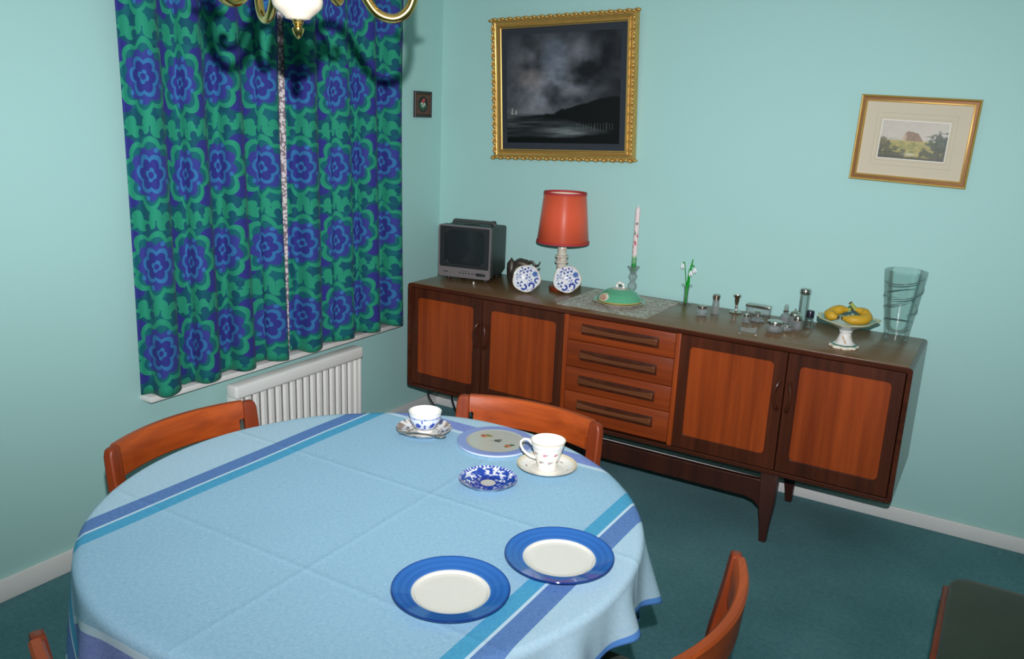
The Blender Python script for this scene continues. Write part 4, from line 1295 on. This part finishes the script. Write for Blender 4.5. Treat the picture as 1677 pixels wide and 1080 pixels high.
mb = MB(); mb.lathe(pc, 40, caps=False, colf=lambda a, r, z, i: tuple(srgb2lin(candcol(a, r, z, i))))
cd = thing('candle', 'tall white candle painted with red and green dots in the crystal candlestick', 'candle', (1.112, -.075, ST + .1110))
mb.build('wax', M['candle'], cd, smooth=60)
MB().tube([(0, 0, .287), (.001, 0, .297), (.003, 0, .302)], .0012, 6).build('wick', M['frost'], cd)

# ------------------------------------------------------------------ glass snowdrops
sn = thing('glass_flowers', 'glass snowdrop flowers on green stems in a clear round foot', 'ornament', (1.3545, -.052, ST))
MB().lathe([(.025, 0), (.026, .002), (.012, .005), (.009, .012), (.010, .055), (.0125, .078), (.010, .080), (.0075, .056), (.006, .014), (0, .012)], 28, caps=False).build('foot', M['glass'], sn, smooth=50)
stems = [[(-.002, 0, .006), (-.004, .0, .08), (-.014, 0, .15), (-.020, 0, .180), (-.027, 0, .178)], [(.002, .002, .006), (.003, .0, .09), (.008, 0, .150), (.018, 0, .172), (.026, 0, .166)],
         [(0, .003, .006), (.0, .0, .07), (.004, -.006, .130), (.008, -.008, .156), (.013, -.010, .152)]]
for p in stems: MB().tube(smooth_path(p, 4), .0019, 7).build('stem', M['greenglass'], sn)
for p, w_ in (([(.0, 0, .006), (.003, 0, .09), (.010, 0, .150), (.016, 0, .198)], .0045), ([(.001, 0, .006), (-.001, 0, .07), (.005, 0, .12)], .005), ([(-.001, -.002, .006), (.004, 0, .06), (.009, 0, .112)], .005)):
    q = smooth_path(p, 5); n = len(q)
    MB().tube(q, [w_ * (.35 + .75 * math.sin(PI * min(1, (i + 1) / n) * .93)) for i in range(n)], 8, flat=.45).build('leaf', M['greenglass'], sn)
for x, y, z in ((-.028, 0, .176), (.027, 0, .163), (.014, -.010, .150)):
    f = MB()
    for k in range(3):
        a = 2 * PI * k / 3 + .4
        f.tube([(x, y, z + .001), (x + .004 * math.cos(a), y + .004 * math.sin(a), z - .008), (x + .0065 * math.cos(a), y + .0065 * math.sin(a), z - .018), (x + .006 * math.cos(a), y + .006 * math.sin(a), z - .026)], [.0015, .0038, .0045, .001], 8, flat=.6)
    f.build('flower', M['frost'], sn, smooth=180)
for sx in (-1, 1):
    MB().lathe([(0, -.007), (.0055, -.0045), (.0075, 0), (.0055, .0045), (0, .007)], 14, (sx * .017, 0, .082), caps=False).build('side_lug', M['glass'], sn, smooth=180)

# ------------------------------------------------------------------ bottles, jars and small silver on the sideboard
def jar(name, label, cat, x, y, body, lid, body_mat='cut', lid_mat='silver', seg=12, group=None, lid_part='lid', extra=None):
    t = thing(name, label, cat, (x, y, ST), 0, group)
    th = .0028
    zin = body[0][1] + .006
    inner = [(max(r - th, .001), max(z, zin)) for r, z in body][::-1]
    MB().lathe(body + inner, seg, caps=False).build('body', M[body_mat], t, smooth=25)
    MB().lathe([(0, body[0][1]), (body[0][0], body[0][1])], seg, caps=False).build('bottom', M[body_mat], t, smooth=25) if False else None
    if lid: MB().lathe(lid, 24, caps=True).build(lid_part, M[lid_mat], t, smooth=40)
    if extra: extra(t)
    return t
def closed(b):  # close the bottom of a body profile
    return [(0, b[0][1])] + b
jar('lidded_pot', 'low round cut glass pot with silver top in front of the tall shaker', 'jar', 1.487, -.225,
    closed([(.016, 0), (.024, .006), (.027, .018), (.022, .030), (.017, .034)]), [(.0185, .034), (.0195, .037), (.0185, .044), (.012, .047), (0, .048)])
jar('glass_shaker', 'tall faceted glass shaker with silver cap beside the low round pot', 'shaker', 1.523, -.165,
    closed([(.0185, 0), (.0185, .008), (.0145, .055), (.0125, .064)]), [(.0125, .063), (.013, .070), (.0155, .079), (.0155, .083), (.011, .087), (0, .088)], seg=8)
cst = MB()
cst.lathe([(.0, 0), (.026, .0), (.0265, .002), (.021, .005), (.007, .010), (.0045, .018), (.0065, .024), (.0045, .030), (.006, .036), (.0095, .050), (.0105, .064), (.0165, .072), (.0165, .0745), (.010, .074), (.0085, .066), (0, .060)], 32, caps=False)
tag(cst.build('silver_candlestick', M['silver'], None, smooth=50, loc=(1.580, -.062, ST)), 'short silver candlestick near the wall with flared cup', 'candlestick')
bx = thing('glass_box', 'long cut glass box with silver lid against the wall', 'box', (1.668, -.042, ST), math.radians(-3))
MB().box((0, 0, .016), (.098, .036, .032), .003).build('body', M['cut'], bx)
MB().box((0, 0, .0375), (.101, .039, .010), .003).build('lid', M['silver'], bx)
jar('salt_pot', 'smallest square glass pot in front of the glass box', 'jar', 1.668, -.222,
    closed([(.0155, 0), (.0165, .003), (.0155, .024), (.012, .028)]), [(.012, .027), (.0125, .032), (.0115, .037), (.005, .040), (0, .040)], seg=8)
jar('inkwell', 'wide based glass inkwell with dark silver collar beside the smallest pot', 'jar', 1.700, -.170,
    closed([(.026, 0), (.0285, .004), (.024, .012), (.0175, .018), (.0165, .028)]), [(.0205, .028), (.0205, .033), (.017, .036), (.012, .044), (0, .047)])
kr = thing('knife_rest', 'glass bar knife rest with bright silver ends at the front', 'knife rest', (1.725, -.395, ST), math.radians(11))
MB().tube([(-.03, 0, .016), (.03, 0, .016)], .0085, 8).build('bar', M['cut'], kr, smooth=20)
for sx in (-1, 1):
    e = MB()
    e.tube([(sx * .03, -.013, .003), (sx * .033, 0, .030), (sx * .03, .013, .003)], .0026, 8)
    e.tube([(sx * .03, -.014, .003), (sx * .03, .014, .003)], .0028, 8)
    e.build('end', M['silver'], kr)
jar('powder_bowl', 'largest low glass jar with wide green tinted silver lid, front of the cluster', 'jar', 1.800, -.300,
    closed([(.024, 0), (.030, .005), (.034, .016), (.033, .028), (.027, .034)]), [(.030, .034), (.031, .039), (.029, .045), (.014, .048), (0, .0485)], seg=16)
jar('stoppered_bottle', 'small glass bottle with round glass stopper at the back of the cluster', 'bottle', 1.797, -.123,
    closed([(.021, 0), (.0235, .006), (.0225, .026), (.016, .038), (.0085, .044), (.009, .050)]), [(.010, .050), (.011, .054), (.006, .058), (0, .059)],
    extra=lambda t: MB().lathe([(.005, .056), (.0085, .063), (.009, .071), (.005, .078), (0, .080)], 10, caps=False).build('stopper', M['cut'], t, smooth=20))
jar('mustard_pot', 'glass mustard pot with domed silver lid and tiny finial in the cluster', 'jar', 1.838, -.150,
    closed([(.017, 0), (.0215, .006), (.0225, .030), (.0185, .044)]), [(.0205, .044), (.021, .049), (.017, .058), (.008, .063), (.0025, .066), (.003, .070), (0, .073)], seg=14)
jar('glass_scent_tube', 'tallest straight glass tube jar with silver cap near the wall', 'bottle', 1.848, -.052,
    closed([(.019, 0), (.0195, .003), (.0195, .118)]), [(.021, .118), (.022, .121), (.022, .133), (.019, .138), (0, .140)], 'glass', seg=10)
jar('pepper_pot', 'squat faceted pepper pot with round silver dome in front of the cluster', 'jar', 1.862, -.205,
    closed([(.020, 0), (.0205, .004), (.0175, .030), (.0135, .040)]), [(.0145, .039), (.016, .046), (.014, .056), (.008, .062), (0, .064)], seg=8)
jar('scent_bottle', 'small glass bottle with navy cap right of the cluster', 'bottle', 1.893, -.140,
    closed([(.021, 0), (.0215, .003), (.021, .014), (.0165, .028), (.012, .042)]), [(.0145, .044), (.0152, .046), (.0152, .068), (.0135, .071), (0, .0715)], 'glass', 'black_cap', 20, lid_part='cap')
jar('dish_salt', 'little flat glass salt dish between the wide jar and the pepper pot', 'jar', 1.835, -.250,
    closed([(.014, 0), (.018, .004), (.019, .014), (.017, .019)]), [(.0165, .0185), (.0165, .022), (0, .023)], seg=12)

# ------------------------------------------------------------------ footed dish, bananas, glass vase
tz = thing('footed_dish', 'white footed china dish with green scalloped rim holding bananas', 'dish', (2.062, -.352, ST), .2)
def tzcol(a, r, z, i):
    if z < .017:
        if r > .044: return (226, 218, 196) if math.sin(a * 8) > -.94 or z > .006 else (160, 110, 74)
        if r > .036: return (40, 112, 100)
        return (228, 224, 214)
    if z < .065:
        if .02 < z < .045 and math.sin(a * 5 + z * 120) > .82: return (190, 160, 120)
        return (232, 228, 220)
    if i < 40: return (190, 202, 198)
    if r > .088: return (196, 190, 140)
    if r > .070: return (104, 146, 128)
    return (206, 206, 190)
pt = lprof([(.0, 0), (.047, 0), (.050, .004), (.047, .011), (.036, .015), (.028, .026), (.021, .044), (.0195, .055), (.023, .060), (.024, .068), (.05, .082)], 3) + lprof([(.052, .083), (.094, .102), (.0955, .1045), (.093, .1055), (.055, .0885), (0, .085)], 8)
mb = MB()
def tzw(a, i, r, z):
    if z < .016 and r > .03: return (r * (1 + .055 * math.cos(8 * a)), z)
    if r > .06: 
        k = (r - .06) / .036
        return (r * (1 + .05 * k * math.cos(7 * a) + .12 * k * math.cos(2 * a)), z + .008 * k * math.cos(2 * a))
    return (r, z)
mb.lathe(pt, 112, caps=False, wob=tzw, colf=lambda a, r, z, i: tuple(srgb2lin(tzcol(a, r, z, i))))
mb.build('china', M['porcprint'], tz, smooth=60)
def banana(label, pts, stemdir):
    t = thing('banana', label, 'banana', (2.062, -.352, ST + .0945), .2, 'bananas in the footed dish')
    q = smooth_path(pts, 8); n = len(q)
    R = [.0185 * min(1, .38 + 2.6 * min(i / n, (n - 1 - i) / n)) for i in range(n)]
    MB().tube(q, R, 7).build('skin', M['banana'], t, smooth=60)
    MB().lathe([(.0068, -.004), (.0075, .0), (.005, .005), (0, .006)], 8, tuple(q[-1])).build('tip', M['banana_tip'], t)
    s = [q[0], q[0] + Vector(stemdir) * .5, q[0] + Vector(stemdir)]
    MB().tube(s, [.0075, .006, .0058], 7).build('stalk', M['banana_stem'], t)
    MB().tube([s[2], s[2] + Vector(stemdir).normalized() * .005], [.0066, .0062], 7).build('stalk_end', M['banana_tip'], t)
banana('right hand banana in the footed dish with its stalk pointing up', [(.022, .010, .048), (.050, .004, .040), (.062, -.018, .026), (.042, -.040, .020), (.006, -.046, .019), (-.018, -.040, .021)], (-.018, .004, .018))
banana('left hand banana lying behind the other in the footed dish', [(-.002, .024, .040), (-.024, .022, .038), (-.052, .010, .030), (-.064, -.012, .023), (-.052, -.030, .021), (-.036, -.036, .020)], (.010, -.001, .002))
vz = thing('glass_vase', 'tall tapering clear glass vase with spiral cuts at the right end of the sideboard', 'vase', (2.207, -.118, ST))
po = [(0, 0), (.042, 0), (.044, .003), (.0445, .03), (.052, .09), (.063, .17), (.072, .245), (.0745, .268), (.0730, .2695), (.0718, .264), (.0697, .243), (.0606, .17), (.0496, .095), (.041, .05), (.03, .037), (0, .035)]
MB().lathe(lprof(po, 3), 72, caps=False).build('body', M['vglass'], vz, smooth=60)
cut = MB()
for a0, z0_, turn, slope in ((.3, .075, 1.25, .010), (2.2, .125, 1.0, .022), (4.2, .165, .9, .030), (1.0, .195, 1.15, -.010), (3.4, .225, .8, .012), (5.2, .112, .7, .02)):
    q = []
    for i in range(31):
        t = i / 30; a = a0 + turn * PI * t; z = z0_ + slope * t * 2 - .012 * math.sin(PI * t)
        r = np.interp(z, [.03, .09, .17, .245], [.0445, .052, .063, .072]) + .0002
        q.append((r * math.cos(a), r * math.sin(a), z))
    cut.tube(q, [.0006 + .0016 * math.sin(PI * i / 30) for i in range(31)], 6)
M['vcut'] = plain('cut_glass_groove', rgb(86, 108, 104), .25, .1, 40, spec=.8)
cut.build('spiral_cut', M['vcut'], vz, smooth=180)

# ------------------------------------------------------------------ cables under the sideboard
cb = MB().tube(smooth_path([(.245, -.40, .2685), (.245, -.40, .20), (.262, -.33, .10), (.27, -.25, .0042), (.30, -.12, .0042)], 6), .0035, 8)
tag(cb.build('power_cable', M['cable'], None, smooth=180), 'left of two black cables hanging below the sideboard', 'cable', 'cables below the sideboard')
cb = MB().tube(smooth_path([(.325, -.33, .2685), (.328, -.33, .20), (.332, -.28, .09), (.34, -.22, .0042), (.40, -.10, .0042)], 6), .0038, 8)
tag(cb.build('power_cable', M['cable'], None, smooth=180), 'right of two black cables hanging below the sideboard, before the skirting', 'cable', 'cables below the sideboard')

# ------------------------------------------------------------------ chandelier
cd = thing('chandelier', 'brass and white porcelain chandelier hanging over the table', 'chandelier', (1.500, -2.470, 1.642))
MB().lathe([(0, 0), (.0025, .0012), (.0075, .0085), (.0095, .0145), (.0095, .0165), (.0065, .018), (.0058, .0205), (.0085, .0235), (.0078, .026), (.011, .0295)], 28).build('finial', M['brass'], cd, smooth=50)
MB().lathe([(.011, .0285), (.019, .030), (.022, .034), (.031, .041), (.0375, .048), (.0395, .056), (.038, .065), (.03, .078), (.018, .090)], 40).build('porcelain_bowl', M['chporc'], cd, smooth=60)
MB().lathe([(.018, .089), (.026, .094), (.026, .104), (.016, .112), (.012, .13), (.012, .15)], 32).build('hub', M['brass'], cd, smooth=40)
MB().lathe([(.014, .148), (.026, .158), (.036, .185), (.034, .215), (.020, .245), (.012, .262)], 32).build('porcelain_urn', M['chporc'], cd, smooth=60)
MB().lathe([(.012, .260), (.016, .27), (.008, .285), (.006, .32), (0, .325)], 24).build('top_cap', M['brass'], cd, smooth=50)
nl = 12; z = .318
for k in range(17):
    zc_ = .33 + .0245 * k
    lk = MB(); q = []
    for i in range(15):
        a = 2 * PI * i / 14
        x, zz_ = .008 * math.cos(a), .015 * math.sin(a)
        q.append((x, 0, zc_ + zz_) if k % 2 == 0 else (0, x, zc_ + zz_))
    lk.tube(q, .0018, 6, cap=False); lk.build('chain_link', M['brass'], cd, smooth=180)
MB().lathe([(.0, .728), (.012, .732), (.045, .760), (.05, .774), (.05, .776), (0, .776)], 32, caps=False).build('ceiling_rose', M['brass'], cd, smooth=50)
for k in range(3):
    az = math.radians(36 + 120 * k)
    def rot(p): return (p[0] * math.cos(az) - p[1] * math.sin(az), p[0] * math.sin(az) + p[1] * math.cos(az), p[2])
    arm = smooth_path([(.018, 0, .098), (.045, 0, .118), (.075, 0, .112), (.098, 0, .078), (.122, 0, .046), (.150, 0, .038), (.172, 0, .052), (.182, 0, .080), (.182, 0, .105)], 7)
    ar = MB().tube([rot(p) for p in arm], .0075, 10).build('arm', M['brass'], cd, smooth=180)
    c0 = rot((.182, 0, 0))
    MB().lathe([(.006, .100), (.022, .108), (.026, .114), (.016, .114), (.012, .118), (.012, .124)], 24, (c0[0], c0[1], 0)).build('drip_pan', M['brass'], ar, smooth=40)
    MB().lathe([(.0105, .122), (.0105, .195), (.006, .198)], 20, (c0[0], c0[1], 0)).build('candle_sleeve', M['porc'], ar, smooth=40)
    MB().lathe([(.006, .197), (.012, .212), (.0165, .235), (.012, .262), (.003, .285), (0, .287)], 20, (c0[0], c0[1], 0)).build('bulb', M['glass'], ar, smooth=180)
    az += PI / 3
    sc2 = smooth_path([(.020, 0, .100), (.050, 0, .112), (.075, 0, .098), (.088, 0, .074), (.102, 0, .066), (.113, 0, .072), (.112, 0, .083), (.104, 0, .083)], 6)
    MB().tube([rot(p) for p in sc2], [.005] * 36 + [.0062] * 7, 9).build('scroll', M['brass'], cd, smooth=180)
